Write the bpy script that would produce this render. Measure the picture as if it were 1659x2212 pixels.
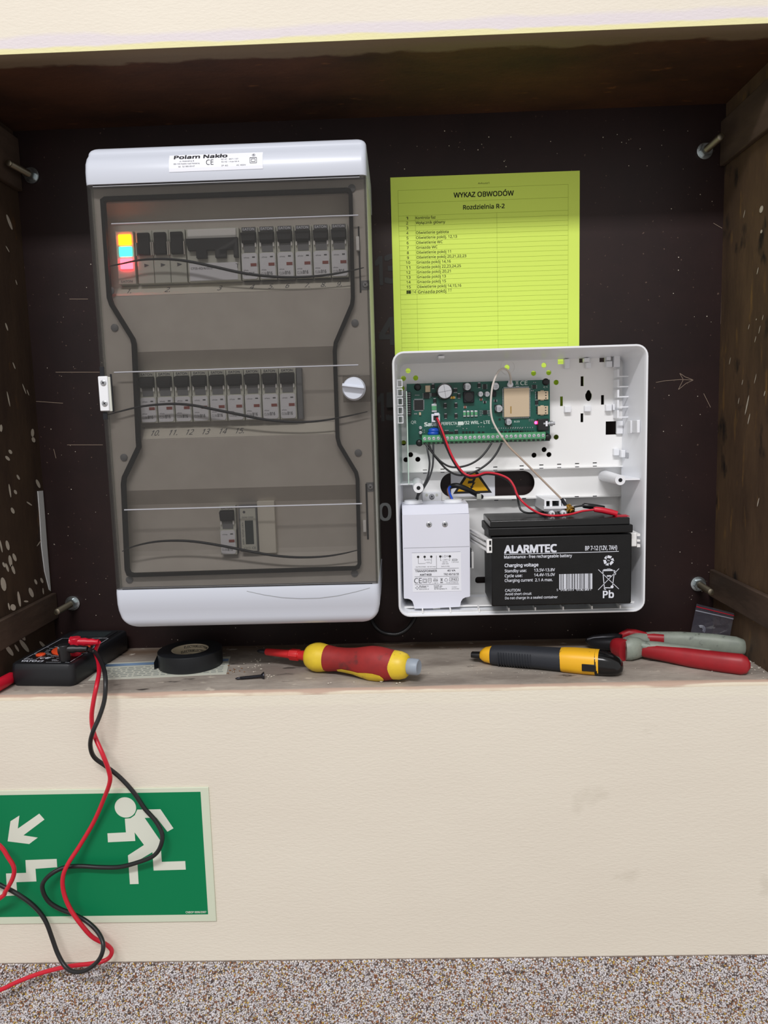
import bpy, math, random
import numpy as np
from mathutils import Vector, Matrix, Euler
random.seed(4)
for o in list(bpy.data.objects): bpy.data.objects.remove(o, do_unlink=True)
S = bpy.context.scene
COL = S.collection

# ------------------------------------------------------------ camera (metres; back panel of the niche is Y=0, camera height is Z=0)
YAW, PITCH, ROLL, DIST, FPX = -0.0237, 0.1215, 0.0289, 0.8679, 1600.0
IW, IH = 1659, 2212
_f = np.array([math.sin(YAW)*math.cos(PITCH), math.cos(YAW)*math.cos(PITCH), -math.sin(PITCH)])
_r = np.array([math.cos(YAW), -math.sin(YAW), 0.0]); _d = np.cross(_f, _r)
_c, _s = math.cos(ROLL), math.sin(ROLL)
CR, CD = _c*_r + _s*_d, -_s*_r + _c*_d
CM = np.array([CR, CD, _f]); CPOS = np.array([0.0, -DIST, 0.0])
cam = bpy.data.cameras.new('camera'); camo = bpy.data.objects.new('camera', cam); COL.objects.link(camo)
cam.sensor_fit = 'HORIZONTAL'; cam.sensor_width = 36.0; cam.lens = FPX/IW*36.0; cam.clip_start = 0.01
camo.matrix_world = Matrix(((CR[0], -CD[0], -_f[0], CPOS[0]), (CR[1], -CD[1], -_f[1], CPOS[1]), (CR[2], -CD[2], -_f[2], CPOS[2]), (0, 0, 0, 1)))
S.camera = camo

# ------------------------------------------------------------ world, lamps, exposure
W = bpy.data.worlds.new('world'); S.world = W; W.use_nodes = True
W.node_tree.nodes['Background'].inputs[0].default_value = (1.0, 0.98, 0.965, 1)
W.node_tree.nodes['Background'].inputs[1].default_value = 0.60
def area(name, loc, rot, sx, sy, power, col):
    l = bpy.data.lights.new(name, 'AREA'); l.shape = 'RECTANGLE'; l.size = sx; l.size_y = sy; l.energy = power; l.color = col
    o = bpy.data.objects.new(name, l); COL.objects.link(o); o.location = loc; o.rotation_euler = rot; return o
area('corridor_tube_light', (-0.36, -2.35, 2.10), (math.radians(25), 0, 0), 1.5, 0.24, 66, (1.0, 0.985, 1.0))
S.view_settings.view_transform = 'Standard'; S.view_settings.look = 'None'
S.view_settings.exposure = 0.0; S.view_settings.gamma = 1.0; S.view_settings.use_curve_mapping = False
S.cycles.use_denoising = True; S.cycles.max_bounces = 8; S.cycles.transparent_max_bounces = 16
S.cycles.caustics_reflective = False; S.cycles.caustics_refractive = False; S.cycles.sample_clamp_indirect = 4.0

# ------------------------------------------------------------ helpers
def ray(u, v): return CM.T @ np.array([(u-IW/2)/FPX, (v-IH/2)/FPX, 1.0])
def P(u, v, Y):                     # the point of the plane Y=const that is seen at (u,v) of the 1659x2212 photograph
    q = ray(u, v); return CPOS + q*((Y+DIST)/q[1])
def PZ(u, v, Z):                    # same on a horizontal plane
    q = ray(u, v); return CPOS + q*(Z/q[2])
def PX(u, v, X):
    q = ray(u, v); return CPOS + q*(X/q[0])
def lin(c): return tuple((x/255/12.92 if x/255 <= 0.04045 else ((x/255+0.055)/1.055)**2.4) for x in c) + (1.0,)
def nd(t, kind, **kw):
    n = t.nodes.new(kind)
    for k, v in kw.items(): setattr(n, k, v)
    return n
def mat(name, col, rough=0.5, metal=0.0, spec=0.5, col2=None, nscale=40, stretch=(1, 1, 1), ramp=(0.35, 0.65), bump=0.0, bscale=200, emit=0, ecol=None, coat=0.0):
    m = bpy.data.materials.new(name); m.use_nodes = True; t = m.node_tree; b = t.nodes['Principled BSDF']
    b.inputs['Base Color'].default_value = lin(col); b.inputs['Roughness'].default_value = rough
    b.inputs['Metallic'].default_value = metal; b.inputs['Specular IOR Level'].default_value = spec
    if coat: b.inputs['Coat Weight'].default_value = coat; b.inputs['Coat Roughness'].default_value = 0.1
    if emit: b.inputs['Emission Color'].default_value = lin(ecol or col); b.inputs['Emission Strength'].default_value = emit
    if col2 or bump:
        tc = nd(t, 'ShaderNodeNewGeometry'); mp = nd(t, 'ShaderNodeMapping'); mp.inputs['Scale'].default_value = stretch
        t.links.new(tc.outputs['Position'], mp.inputs['Vector'])
    if col2:
        n = nd(t, 'ShaderNodeTexNoise'); n.inputs['Scale'].default_value = nscale; n.inputs['Detail'].default_value = 6; n.inputs['Roughness'].default_value = 0.65
        t.links.new(mp.outputs[0], n.inputs['Vector'])
        r = nd(t, 'ShaderNodeValToRGB'); r.color_ramp.elements[0].position = ramp[0]; r.color_ramp.elements[1].position = ramp[1]
        r.color_ramp.elements[0].color = lin(col); r.color_ramp.elements[1].color = lin(col2)
        t.links.new(n.outputs['Fac'], r.inputs['Fac']); t.links.new(r.outputs['Color'], b.inputs['Base Color'])
    if bump:
        n2 = nd(t, 'ShaderNodeTexNoise'); n2.inputs['Scale'].default_value = bscale; n2.inputs['Detail'].default_value = 4
        t.links.new(mp.outputs[0], n2.inputs['Vector'])
        bp = nd(t, 'ShaderNodeBump'); bp.inputs['Strength'].default_value = bump; bp.inputs['Distance'].default_value = 0.001
        t.links.new(n2.outputs['Fac'], bp.inputs['Height']); t.links.new(bp.outputs['Normal'], b.inputs['Normal'])
    return m
def layer(m, col, scale, lo, hi, axis=None, arange=None, stretch=(1, 1, 1), detail=5, seed=0.0):
    """lay one more colour of dirt or paint over a material: where a noise passes lo..hi, and (axis, arange) only within a band of the wall"""
    t = m.node_tree; b = t.nodes['Principled BSDF']; inp = b.inputs['Base Color']
    mix = nd(t, 'ShaderNodeMix', data_type='RGBA')
    if inp.is_linked: t.links.new(inp.links[0].from_socket, mix.inputs[6])
    else: mix.inputs[6].default_value = inp.default_value
    mix.inputs[7].default_value = lin(col)
    g = nd(t, 'ShaderNodeNewGeometry'); mp = nd(t, 'ShaderNodeMapping'); mp.inputs['Scale'].default_value = stretch; mp.inputs['Location'].default_value = (seed, seed*1.3, seed*0.7)
    t.links.new(g.outputs['Position'], mp.inputs['Vector'])
    n = nd(t, 'ShaderNodeTexNoise'); n.inputs['Scale'].default_value = scale; n.inputs['Detail'].default_value = detail
    t.links.new(mp.outputs[0], n.inputs['Vector'])
    mr = nd(t, 'ShaderNodeMapRange'); mr.inputs['From Min'].default_value = lo; mr.inputs['From Max'].default_value = hi
    if axis is None:
        t.links.new(n.outputs['Fac'], mr.inputs['Value']); fac = mr.outputs[0]
    else:                           # noise shifts a ramp along the axis: a ragged band edge
        sp = nd(t, 'ShaderNodeSeparateXYZ'); t.links.new(g.outputs['Position'], sp.inputs[0])
        a0, a1, soft, amp = arange
        w = nd(t, 'ShaderNodeMath', operation='MULTIPLY_ADD'); w.inputs[1].default_value = amp; w.inputs[2].default_value = -amp*0.5
        t.links.new(n.outputs['Fac'], w.inputs[0])
        s = nd(t, 'ShaderNodeMath', operation='ADD'); t.links.new(sp.outputs[axis], s.inputs[0]); t.links.new(w.outputs[0], s.inputs[1])
        r1 = nd(t, 'ShaderNodeMapRange'); r1.inputs['From Min'].default_value = a0; r1.inputs['From Max'].default_value = a0+soft
        r2 = nd(t, 'ShaderNodeMapRange'); r2.inputs['From Min'].default_value = a1; r2.inputs['From Max'].default_value = a1-soft
        t.links.new(s.outputs[0], r1.inputs['Value']); t.links.new(s.outputs[0], r2.inputs['Value'])
        mu = nd(t, 'ShaderNodeMath', operation='MULTIPLY'); t.links.new(r1.outputs[0], mu.inputs[0]); t.links.new(r2.outputs[0], mu.inputs[1])
        mu2 = nd(t, 'ShaderNodeMath', operation='MULTIPLY'); mu2.inputs[1].default_value = hi; t.links.new(mu.outputs[0], mu2.inputs[0]); fac = mu2.outputs[0]
    t.links.new(fac, mix.inputs[0]); t.links.new(mix.outputs[2], inp); return m
def film(name, tint, rough, dust=0.0, dustcol=(150, 145, 138), ior=1.5):     # thin clear plastic: tinted pass-through, fresnel gloss, a little dust
    m = bpy.data.materials.new(name); m.use_nodes = True; t = m.node_tree; t.nodes.clear()
    out = nd(t, 'ShaderNodeOutputMaterial'); tr = nd(t, 'ShaderNodeBsdfTransparent'); tr.inputs[0].default_value = tint
    gl = nd(t, 'ShaderNodeBsdfGlossy'); gl.inputs['Roughness'].default_value = rough
    fr = nd(t, 'ShaderNodeFresnel'); bf = nd(t, 'ShaderNodeNewGeometry'); mi = nd(t, 'ShaderNodeMix', data_type='FLOAT'); mi.inputs[2].default_value = ior; mi.inputs[3].default_value = 1/ior
    t.links.new(bf.outputs['Backfacing'], mi.inputs[0]); t.links.new(mi.outputs[0], fr.inputs[0])      # same reflectance on both faces of the sheet
    df = nd(t, 'ShaderNodeBsdfDiffuse'); df.inputs[0].default_value = lin(dustcol)
    m1 = nd(t, 'ShaderNodeMixShader'); m1.inputs[0].default_value = dust
    m2 = nd(t, 'ShaderNodeMixShader')
    t.links.new(tr.outputs[0], m1.inputs[1]); t.links.new(df.outputs[0], m1.inputs[2])
    t.links.new(fr.outputs[0], m2.inputs[0]); t.links.new(m1.outputs[0], m2.inputs[1]); t.links.new(gl.outputs[0], m2.inputs[2])
    t.links.new(m2.outputs[0], out.inputs[0]); return m

def tag(o, label=None, cat=None, group=None, kind=None):
    for k, v in (('label', label), ('category', cat), ('group', group), ('kind', kind)):
        if v: o[k] = v
    return o
def thing(name, loc, label, cat, group=None, rot=None):
    o = bpy.data.objects.new(name, None); COL.objects.link(o); o.location = Vector([float(x) for x in loc]); o.empty_display_size = 0.01
    if rot is not None: o.rotation_euler = rot
    return tag(o, label, cat, group)
def inv(root):                      # world -> the root's own space
    if root is None: return Matrix.Identity(4)
    m = Matrix.LocRotScale(root.location, root.rotation_euler, None)
    if root.parent: m = Matrix.LocRotScale(root.parent.location, root.parent.rotation_euler, None) @ m
    return m.inverted()
def rootof(o):
    while o.parent: o = o.parent
    return o
class MB:
    def __init__(s): s.v = []; s.f = []
    def add(s, v, f):
        n = len(s.v); s.v += [tuple(float(c) for c in p) for p in v]; s.f += [tuple(n+i for i in q) for q in f]; return s
    def box(s, x0, x1, y0, y1, z0, z1):
        x0, x1 = sorted((x0, x1)); y0, y1 = sorted((y0, y1)); z0, z1 = sorted((z0, z1))
        return s.add([(x0, y0, z0), (x1, y0, z0), (x1, y1, z0), (x0, y1, z0), (x0, y0, z1), (x1, y0, z1), (x1, y1, z1), (x0, y1, z1)],
                     [(0, 3, 2, 1), (4, 5, 6, 7), (0, 1, 5, 4), (1, 2, 6, 5), (2, 3, 7, 6), (3, 0, 4, 7)])
    def pbox(s, u0, v0, u1, v1, yf, yb):     # box whose front face fills a pixel rectangle on the plane Y=yf
        a = P(u0, v0, yf); b = P(u1, v0, yf); c = P(u0, v1, yf); e = P(u1, v1, yf)
        return s.box((a[0]+c[0])/2, (b[0]+e[0])/2, yf, yb, (a[2]+b[2])/2, (c[2]+e[2])/2)
    def loft(s, rings, cap=True):
        n = len(rings[0]); b = len(s.v)
        for r in rings: s.v += [tuple(float(c) for c in p) for p in r]
        for i in range(len(rings)-1):
            for k in range(n): s.f.append((b+i*n+k, b+i*n+(k+1) % n, b+(i+1)*n+(k+1) % n, b+(i+1)*n+k))
        if cap: s.f.append(tuple(b+k for k in reversed(range(n)))); s.f.append(tuple(b+(len(rings)-1)*n+k for k in range(n)))
        return s
    def tube(s, path, r, n=8):
        p = [Vector([float(c) for c in q]) for q in path]; rings = []; up = None
        rr = r if isinstance(r, (list, tuple)) else [r]*len(p)
        for i, q in enumerate(p):
            t = (p[min(i+1, len(p)-1)]-p[max(i-1, 0)]).normalized()
            if up is None: up = Vector((0, 0, 1)) if abs(t.z) < 0.9 else Vector((1, 0, 0))
            a = (up - t*up.dot(t)).normalized(); up = a; b = t.cross(a)
            rings.append([q + (a*math.cos(2*math.pi*k/n) + b*math.sin(2*math.pi*k/n))*rr[i] for k in range(n)])
        return s.loft(rings)
    def cyl(s, p0, p1, r0, r1=None, n=16): return s.tube([p0, p1], [r0, r0 if r1 is None else r1], n)
    def lathe(s, prof, o=(0, 0, 0), ax='x', n=24, sq=(1, 1), cap=True):      # prof: (along, radius)
        rings = []
        for t, r in prof:
            ring = []
            for k in range(n):
                a = 2*math.pi*k/n; c, e = r*math.cos(a)*sq[0], r*math.sin(a)*sq[1]
                ring.append({'x': (o[0]+t, o[1]+c, o[2]+e), 'y': (o[0]+c, o[1]+t, o[2]+e), 'z': (o[0]+c, o[1]+e, o[2]+t)}[ax])
            rings.append(ring)
        return s.loft(rings, cap)
    def ell(s, c, r, n=16, m=8):
        rings = []
        for i in range(m+1):
            a = math.pi*(0.02+0.96*i/m)
            rings.append([(c[0]+r[0]*math.sin(a)*math.cos(2*math.pi*k/n), c[1]+r[1]*math.sin(a)*math.sin(2*math.pi*k/n), c[2]-r[2]*math.cos(a)) for k in range(n)])
        return s.loft(rings)
    def plate(s, loops, y0, y1):             # polygon with holes (first loop outer) in XZ, from Y=y0 (front) to y1
        cu = bpy.data.curves.new('t', 'CURVE'); cu.dimensions = '2D'; cu.fill_mode = 'BOTH'; cu.extrude = abs(y1-y0)/2
        for lp in loops:
            sp = cu.splines.new('POLY'); sp.points.add(len(lp)-1); sp.use_cyclic_u = True
            for q, xy in zip(sp.points, lp): q.co = (float(xy[0]), float(xy[1]), 0, 1)
        ob = bpy.data.objects.new('t', cu); me = bpy.data.meshes.new_from_object(ob)
        ym = (y0+y1)/2
        s.add([(v.co.x, ym - v.co.z, v.co.y) for v in me.vertices], [tuple(p.vertices) for p in me.polygons])
        bpy.data.objects.remove(ob); bpy.data.curves.remove(cu); bpy.data.meshes.remove(me); return s
    def flat(s, loops, y):                   # flat printed shape
        cu = bpy.data.curves.new('t', 'CURVE'); cu.dimensions = '2D'; cu.fill_mode = 'BOTH'
        for lp in loops:
            sp = cu.splines.new('POLY'); sp.points.add(len(lp)-1); sp.use_cyclic_u = True
            for q, xy in zip(sp.points, lp): q.co = (float(xy[0]), float(xy[1]), 0, 1)
        ob = bpy.data.objects.new('t', cu); me = bpy.data.meshes.new_from_object(ob)
        s.add([(v.co.x, y, v.co.y) for v in me.vertices], [tuple(p.vertices) for p in me.polygons])
        bpy.data.objects.remove(ob); bpy.data.curves.remove(cu); bpy.data.meshes.remove(me); return s
    def line(s, a, b, w, y):                 # printed line in XZ
        a = np.array(a); b = np.array(b); t = (b-a)/np.linalg.norm(b-a); n = np.array([-t[1], t[0]])*w/2
        q = [a+n, b+n, b-n, a-n]; return s.add([(c[0], y, c[1]) for c in q], [(3, 2, 1, 0)])
    def text(s, st, x, z, h, y, w=None, bold=0, al='l', shear=0.0, rot=0.0):
        """flat lettering: baseline start (x,z), capital height h, optional width w"""
        vv, ff, bw = glyphs(st, bold, shear)
        k = h/CAPH; kx = k if w is None else w/max(bw, 1e-6)
        x0 = {'l': 0, 'c': -bw*kx/2, 'r': -bw*kx}[al]; c, e = math.cos(rot), math.sin(rot)
        return s.add([(x+(x0+a*kx)*c-b*k*e, y-l, z+(x0+a*kx)*e+b*k*c) for a, b, l in vv], ff)
    def ptext(s, st, u0, v0, u1, v1, hpx, y, bold=0, shear=0.0, al='l'):      # lettering whose baseline runs between two photo points of the plane Y=y
        a, b, c = P(u0, v0, y), P(u1, v1, y), P(u0, v0-hpx, y)
        return s.text(st, a[0], a[2], c[2]-a[2], y, w=b[0]-a[0], bold=bold, shear=shear)
    def xf(s, M):
        s.v = [tuple(M @ Vector(p)) for p in s.v]; return s
    def build(s, name, m, root=None, smooth=None, bevel=0, seg=2, local=False, kind=None, label=None):
        me = bpy.data.meshes.new(name)
        v = s.v if (local or root is None) else [tuple(inv(root) @ Vector(p)) for p in s.v]
        me.from_pydata(v, [], s.f); me.update()
        if smooth is not None:
            me.shade_smooth(); me.set_sharp_from_angle(angle=math.radians(smooth))
        if m: me.materials.append(m)
        o = bpy.data.objects.new(name, me); COL.objects.link(o)
        if root is not None: o.parent = root
        if bevel:
            b = o.modifiers.new('bevel', 'BEVEL'); b.width = bevel; b.segments = seg; b.limit_method = 'ANGLE'; b.angle_limit = math.radians(40)
            if smooth is None: me.shade_smooth(); me.set_sharp_from_angle(angle=math.radians(35))
        if kind: o['kind'] = kind
        if label: o['label'] = label
        return o
_gl = {}
try:                                # one of Blender's own typefaces (its Latin letters); its built-in one if that is missing
    import os
    FONT = bpy.data.fonts.load(os.path.join(bpy.utils.resource_path('LOCAL'), 'datafiles', 'fonts', 'NotoSansHebrew-Regular.woff2'))
except Exception: FONT = None
def glyphs(st, bold=0, shear=0.0):
    key = (st, bold, shear)
    if key not in _gl:
        cu = bpy.data.curves.new('t', 'FONT'); cu.body = st; cu.font = FONT or cu.font; cu.size = 1; cu.resolution_u = 2; cu.fill_mode = 'FRONT'; cu.shear = shear
        ob = bpy.data.objects.new('t', cu); me = bpy.data.meshes.new_from_object(ob)
        v = [(a.co.x, a.co.y) for a in me.vertices]; f = [tuple(p.vertices) for p in me.polygons]
        x0 = min((a[0] for a in v), default=0); x1 = max((a[0] for a in v), default=1)
        if bold:                    # heavier strokes: the letter again, shifted a little each way
            n = len(v); sh = [(dx*bold*.8, dy*bold*.8) for dx in (-1, 1) for dy in (-1, 1)]
            if bold > .025: sh += [(-bold*.8, 0), (bold*.8, 0), (0, 0)]
            f = [tuple(i+n*k for i in q) for k in range(len(sh)) for q in f]; v = [(a+dx, b+dy, k*8e-6) for k, (dx, dy) in enumerate(sh) for a, b in v]
        _gl[key] = ([(q[0]-x0, q[1], q[2] if len(q) > 2 else 0) for q in v], f, x1-x0)
        bpy.data.objects.remove(ob); bpy.data.curves.remove(cu); bpy.data.meshes.remove(me)
    return _gl[key]
CAPH = 1.0
CAPH = max(q[1] for q in glyphs('H')[0])
def circ(cx, cz, r, n=20): return [(cx+r*math.cos(2*math.pi*k/n), cz+r*math.sin(2*math.pi*k/n)) for k in range(n)]
def rrect(x0, x1, z0, z1, r, n=6):
    out = []
    for cx, cz, a0 in ((x1-r, z1-r, 0), (x0+r, z1-r, 90), (x0+r, z0+r, 180), (x1-r, z0+r, 270)):
        for k in range(n+1):
            a = math.radians(a0+90*k/n); out.append((cx+r*math.cos(a), cz+r*math.sin(a)))
    return out
def smoothpath(pts, k=6):          # Catmull-Rom through 3-D points
    p = [np.array(q, float) for q in pts]; p = [2*p[0]-p[1]]+p+[2*p[-1]-p[-2]]; out = []
    for i in range(1, len(p)-2):
        for j in range(k):
            t = j/k; a, b, c, e = p[i-1], p[i], p[i+1], p[i+2]
            out.append(0.5*((2*b)+(-a+c)*t+(2*a-5*b+4*c-e)*t*t+(-a+3*b-3*c+e)*t**3))
    out.append(p[-2]); return out
def dup(root, loc, label, name=None):
    r = root.copy(); COL.objects.link(r); r.location = loc; r['label'] = label
    for ch in root.children:
        c = ch.copy(); COL.objects.link(c); c.parent = r
        for g in ch.children:
            e = g.copy(); COL.objects.link(e); e.parent = c
    return r
def px2(loop, y): return [(P(u, v, y)[0], P(u, v, y)[2]) for u, v in loop]
def screw(c, r, h, m, md, root, name='screw', ang=0.6):   # cross-head screw seen from the front
    b = MB().lathe([(0, r), (-h*0.6, r), (-h, r*0.75)], c, 'y', 16); o = b.build(name, m, root, smooth=35)
    k = MB()
    for a in (ang, ang+math.pi/2):
        dx, dz = math.cos(a)*r*0.55, math.sin(a)*r*0.55; nx, nz = -math.sin(a)*r*0.12, math.cos(a)*r*0.12
        k.add([(c[0]-dx-nx, c[1]-h-0.0001, c[2]-dz-nz), (c[0]+dx-nx, c[1]-h-0.0001, c[2]+dz-nz), (c[0]+dx+nx, c[1]-h-0.0001, c[2]+dz+nz), (c[0]-dx+nx, c[1]-h-0.0001, c[2]-dz+nz)], [(0, 1, 2, 3)])
    s = k.build('cross_slot', md, root); s.parent = o; return o
# ------------------------------------------------------------ materials
D = -0.158                          # front face of the corridor wall; the niche runs from there back to Y=0
M = {}
M['wall'] = mat('cream_paint', (233, 226, 211), 0.75, spec=0.3, col2=(227, 219, 204), nscale=3, bump=0.32, bscale=420, stretch=(0.5, 1, 1.4))
layer(M['wall'], (170, 160, 140), 16, 0.68, 1.15, seed=4.1, stretch=(1, 1, 1.4))
layer(M['wall'], (222, 214, 222), 30, 0.0, 0.75, 2, (0.340, 0.356, 0.004, 0.012), seed=2.2, stretch=(.4, 1, 1))
layer(M['wall'], (232, 226, 170), 45, 0.0, 0.9, 2, (0.332, 0.3455, 0.002, 0.008), seed=1.2, stretch=(.4, 1, 1))
layer(M['wall'], (236, 230, 212), 30, 0.0, 0.55, 2, (-0.281, -0.262, 0.003, 0.010), seed=7.2, stretch=(.35, 1, 1))
M['panel'] = mat('film_faced_board', (43, 28, 27), 0.45, spec=0.3, col2=(32, 21, 21), nscale=7, bump=0.05, bscale=300)
layer(M['panel'], (92, 74, 66), 260, 0.72, 0.78, detail=1)
M['soffit'] = mat('stained_soffit', (84, 54, 38), 0.6, spec=0.3, col2=(56, 38, 30), nscale=14, stretch=(.5, 1, 1), bump=0.25, bscale=220)
layer(M['soffit'], (110, 72, 46), 120, 0.66, 0.75, stretch=(.35, 1, 1), seed=3)
layer(M['soffit'], (120, 103, 82), 60, 0.0, 0.85, 1, (-0.175, -0.139, 0.004, 0.018), stretch=(.5, 1, 1), seed=6)
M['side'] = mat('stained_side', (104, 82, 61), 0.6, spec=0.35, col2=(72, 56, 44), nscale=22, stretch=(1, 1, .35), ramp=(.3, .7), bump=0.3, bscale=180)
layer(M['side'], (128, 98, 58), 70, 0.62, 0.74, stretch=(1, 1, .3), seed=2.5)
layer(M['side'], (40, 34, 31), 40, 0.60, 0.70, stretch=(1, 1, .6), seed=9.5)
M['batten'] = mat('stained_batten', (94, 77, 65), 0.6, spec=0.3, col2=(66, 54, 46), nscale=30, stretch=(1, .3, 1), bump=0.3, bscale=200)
M['side_shaded'] = mat('stained_side_shaded', (82, 65, 50), 0.6, spec=0.35, col2=(58, 44, 36), nscale=22, stretch=(1, 1, .35), ramp=(.3, .7), bump=0.3, bscale=180)  # darker copy of the side stain: the left board's shade is in the colour
layer(M['side_shaded'], (104, 72, 40), 60, 0.66, 0.76, stretch=(1, 1, .4), seed=1.5)
M['sill'] = mat('worn_sill', (176, 167, 156), 0.85, spec=0.2, col2=(136, 127, 118), nscale=26, stretch=(.45, 1, 1), bump=0.5, bscale=260)
layer(M['sill'], (100, 78, 60), 22, 0.0, 0.85, 1, (-0.045, 0.02, 0.03, 0.05), seed=1.7, stretch=(.4, 1, 1))
layer(M['sill'], (70, 64, 60), 70, 0.64, 0.72, stretch=(.4, 1, 1), seed=4.4)
layer(M['sill'], (196, 186, 172), 90, 0.66, 0.74, stretch=(.6, 1, 1), seed=8.4)
layer(M['sill'], (196, 168, 150), 30, 0.0, 0.9, 1, (-0.20, -0.151, 0.003, 0.010), seed=3.7, stretch=(.35, 1, 1))
layer(M['sill'], (228, 218, 196), 40, 0.0, 0.9, 1, (-0.20, -0.1568, 0.001, 0.006), seed=5.7, stretch=(.35, 1, 1))
M['floor'] = mat('corridor_floor', (150, 132, 120), 0.6)
M['dado'] = mat('mosaic_binder', (150, 138, 130), 0.8, col2=(116, 104, 96), nscale=500)
M['splash'] = mat('dried_plaster_drops', (200, 190, 174), 0.8)
M['plaster'] = mat('white_plaster', (222, 224, 224), 0.8)
M['scratch'] = mat('scratch', (150, 132, 116), 0.8)
M['blackpaint'] = mat('black_stencil_paint', (25, 24, 27), 0.35)
M['greypaint'] = mat('grey_marker', (150, 153, 154), 0.6)
M['boxwhite'] = mat('cool_white_gloss', (206, 211, 222), 0.3, spec=0.5)
M['white'] = mat('white_plastic', (238, 240, 244), 0.32, spec=0.5)
M['whitem'] = mat('white_abs', (243, 243, 242), 0.45, spec=0.4)
M['base'] = mat('greyish_white_plastic', (206, 208, 198), 0.45)
M['cover'] = mat('light_grey_cover', (205, 200, 192), 0.55, col2=(196, 190, 182), nscale=25)
M['strip'] = mat('paper_strip', (226, 222, 210), 0.7)
M['smoke'] = film('smoked_polycarbonate', (0.735, 0.725, 0.714, 1), 0.12, dust=0.016, ior=1.42)
M['ridge'] = mat('pale_ridge_highlight', (165, 166, 172), 0.25, spec=0.8)  # opaque pale grey paints in the glint on the smoked plastic steps
M['gasket'] = mat('black_rubber', (12, 12, 14), 0.7, spec=0.15)
M['dark'] = mat('dark_plastic', (30, 31, 35), 0.5, spec=0.3)
M['grey'] = mat('grey_plastic', (120, 122, 126), 0.5)
M['black'] = mat('black_plastic', (20, 20, 22), 0.4, spec=0.5)
M['blackg'] = mat('black_gloss_plastic', (15, 15, 16), 0.2, spec=0.5)
M['ink'] = mat('black_ink', (28, 27, 30), 0.7)
M['ink2'] = mat('grey_ink', (92, 92, 98), 0.7)
M['inkg'] = mat('green_black_ink', (150, 172, 52), 0.8)
M['inkG'] = mat('print_black_on_yellow', (28, 34, 14), 0.8)
M['wink'] = mat('white_ink', (222, 226, 236), 0.6)
M['zinc'] = mat('zinc_plated_steel', (196, 204, 206), 0.28, metal=1.0, bump=0.1, bscale=500)
M['rod'] = mat('threaded_steel', (150, 142, 124), 0.42, metal=1.0)
M['steel'] = mat('steel', (182, 184, 188), 0.35, metal=0.6)
M['darksteel'] = mat('blued_steel', (60, 60, 66), 0.35, metal=0.8)
M['chrome'] = mat('aluminium_can', (205, 207, 212), 0.35, metal=0.7)
M['paper'] = mat('lime_yellow_paper', (222, 246, 110), 0.8, spec=0.2)
M['pcb'] = mat('green_solder_mask', (18, 92, 78), 0.35, spec=0.5, col2=(14, 80, 68), nscale=60)
M['term'] = mat('green_terminal_plastic', (84, 160, 112), 0.45)
M['beige'] = mat('nickel_shield', (206, 186, 158), 0.4, metal=0.2)
M['copper'] = mat('gold_plating', (200, 160, 80), 0.3, metal=1.0)
M['silk'] = mat('silkscreen_white', (215, 225, 220), 0.7)
M['blue'] = mat('blue_ceramic', (20, 80, 190), 0.35)
M['bluewire'] = mat('blue_wire', (30, 80, 200), 0.4)
M['brownwire'] = mat('brown_wire', (130, 80, 60), 0.45)
M['redwire'] = mat('red_wire', (204, 24, 48), 0.35)
M['blackwire'] = mat('black_wire', (26, 26, 28), 0.38)
M['greywire'] = mat('grey_black_wire', (48, 49, 52), 0.35)
M['coax'] = mat('beige_coax', (176, 158, 142), 0.45)
M['coaxw'] = mat('white_coax', (212, 204, 196), 0.45)
M['glassedge'] = mat('clear_green_plastic', (196, 222, 208), 0.2)
M['yellow'] = mat('warning_yellow', (232, 176, 10), 0.6)
M['trafo'] = mat('cool_white_plastic', (226, 228, 240), 0.4)
M['stick'] = mat('white_sticker', (238, 240, 248), 0.5)
M['bat'] = mat('battery_black', (15, 15, 16), 0.42, spec=0.32, col2=(20, 20, 21), nscale=60, bump=.08, bscale=900)
M['ledred'] = mat('red_led', (255, 40, 90), 0.4, emit=14)
M['sign'] = mat('photoluminescent_border', (214, 222, 200), 0.5)
M['green'] = mat('safety_green', (0, 126, 78), 0.5, spec=0.25)
M['pict'] = mat('photoluminescent_pictogram', (222, 226, 212), 0.5)
M['orange'] = mat('orange_plastic', (226, 78, 38), 0.4)
M['meter'] = mat('charcoal_meter_plastic', (22, 24, 28), 0.45)
M['lcd'] = mat('switched_off_lcd', (44, 56, 58), 0.15)
M['cardboard'] = mat('core_cardboard', (214, 200, 172), 0.8)
M['tape'] = mat('black_pvc_tape', (22, 25, 29), 0.4)
M['slip'] = mat('pale_printed_paper', (206, 208, 194), 0.8)
M['slipblue'] = mat('blue_print', (130, 160, 196), 0.8)
M['sdyellow'] = mat('grubby_yellow_plastic', (236, 204, 52), 0.42, col2=(222, 190, 50), nscale=60)
layer(M['sdyellow'], (150, 120, 60), 160, 0.66, 0.74)
M['sdred'] = mat('worn_red_rubber', (158, 36, 34), 0.6, col2=(140, 32, 32), nscale=60)
layer(M['sdred'], (84, 40, 38), 55, 0.58, 0.72)
M['sdshaft'] = mat('red_insulation', (206, 36, 40), 0.4)
M['kyellow'] = mat('knife_yellow', (244, 184, 34), 0.42)
layer(M['kyellow'], (120, 84, 30), 120, 0.64, 0.72)
M['kblack'] = mat('knife_charcoal_rubber', (40, 43, 50), 0.6, bump=0.2, bscale=1500)
M['plred'] = mat('pliers_red', (168, 30, 40), 0.45, col2=(150, 28, 36), nscale=50)
M['plgrey'] = mat('pliers_grey_green', (150, 158, 146), 0.5, col2=(134, 142, 132), nscale=70)
layer(M['plgrey'], (88, 94, 88), 140, 0.62, 0.72)
M['jaw'] = mat('blackened_steel', (46, 46, 50), 0.4, metal=0.6)
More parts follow.
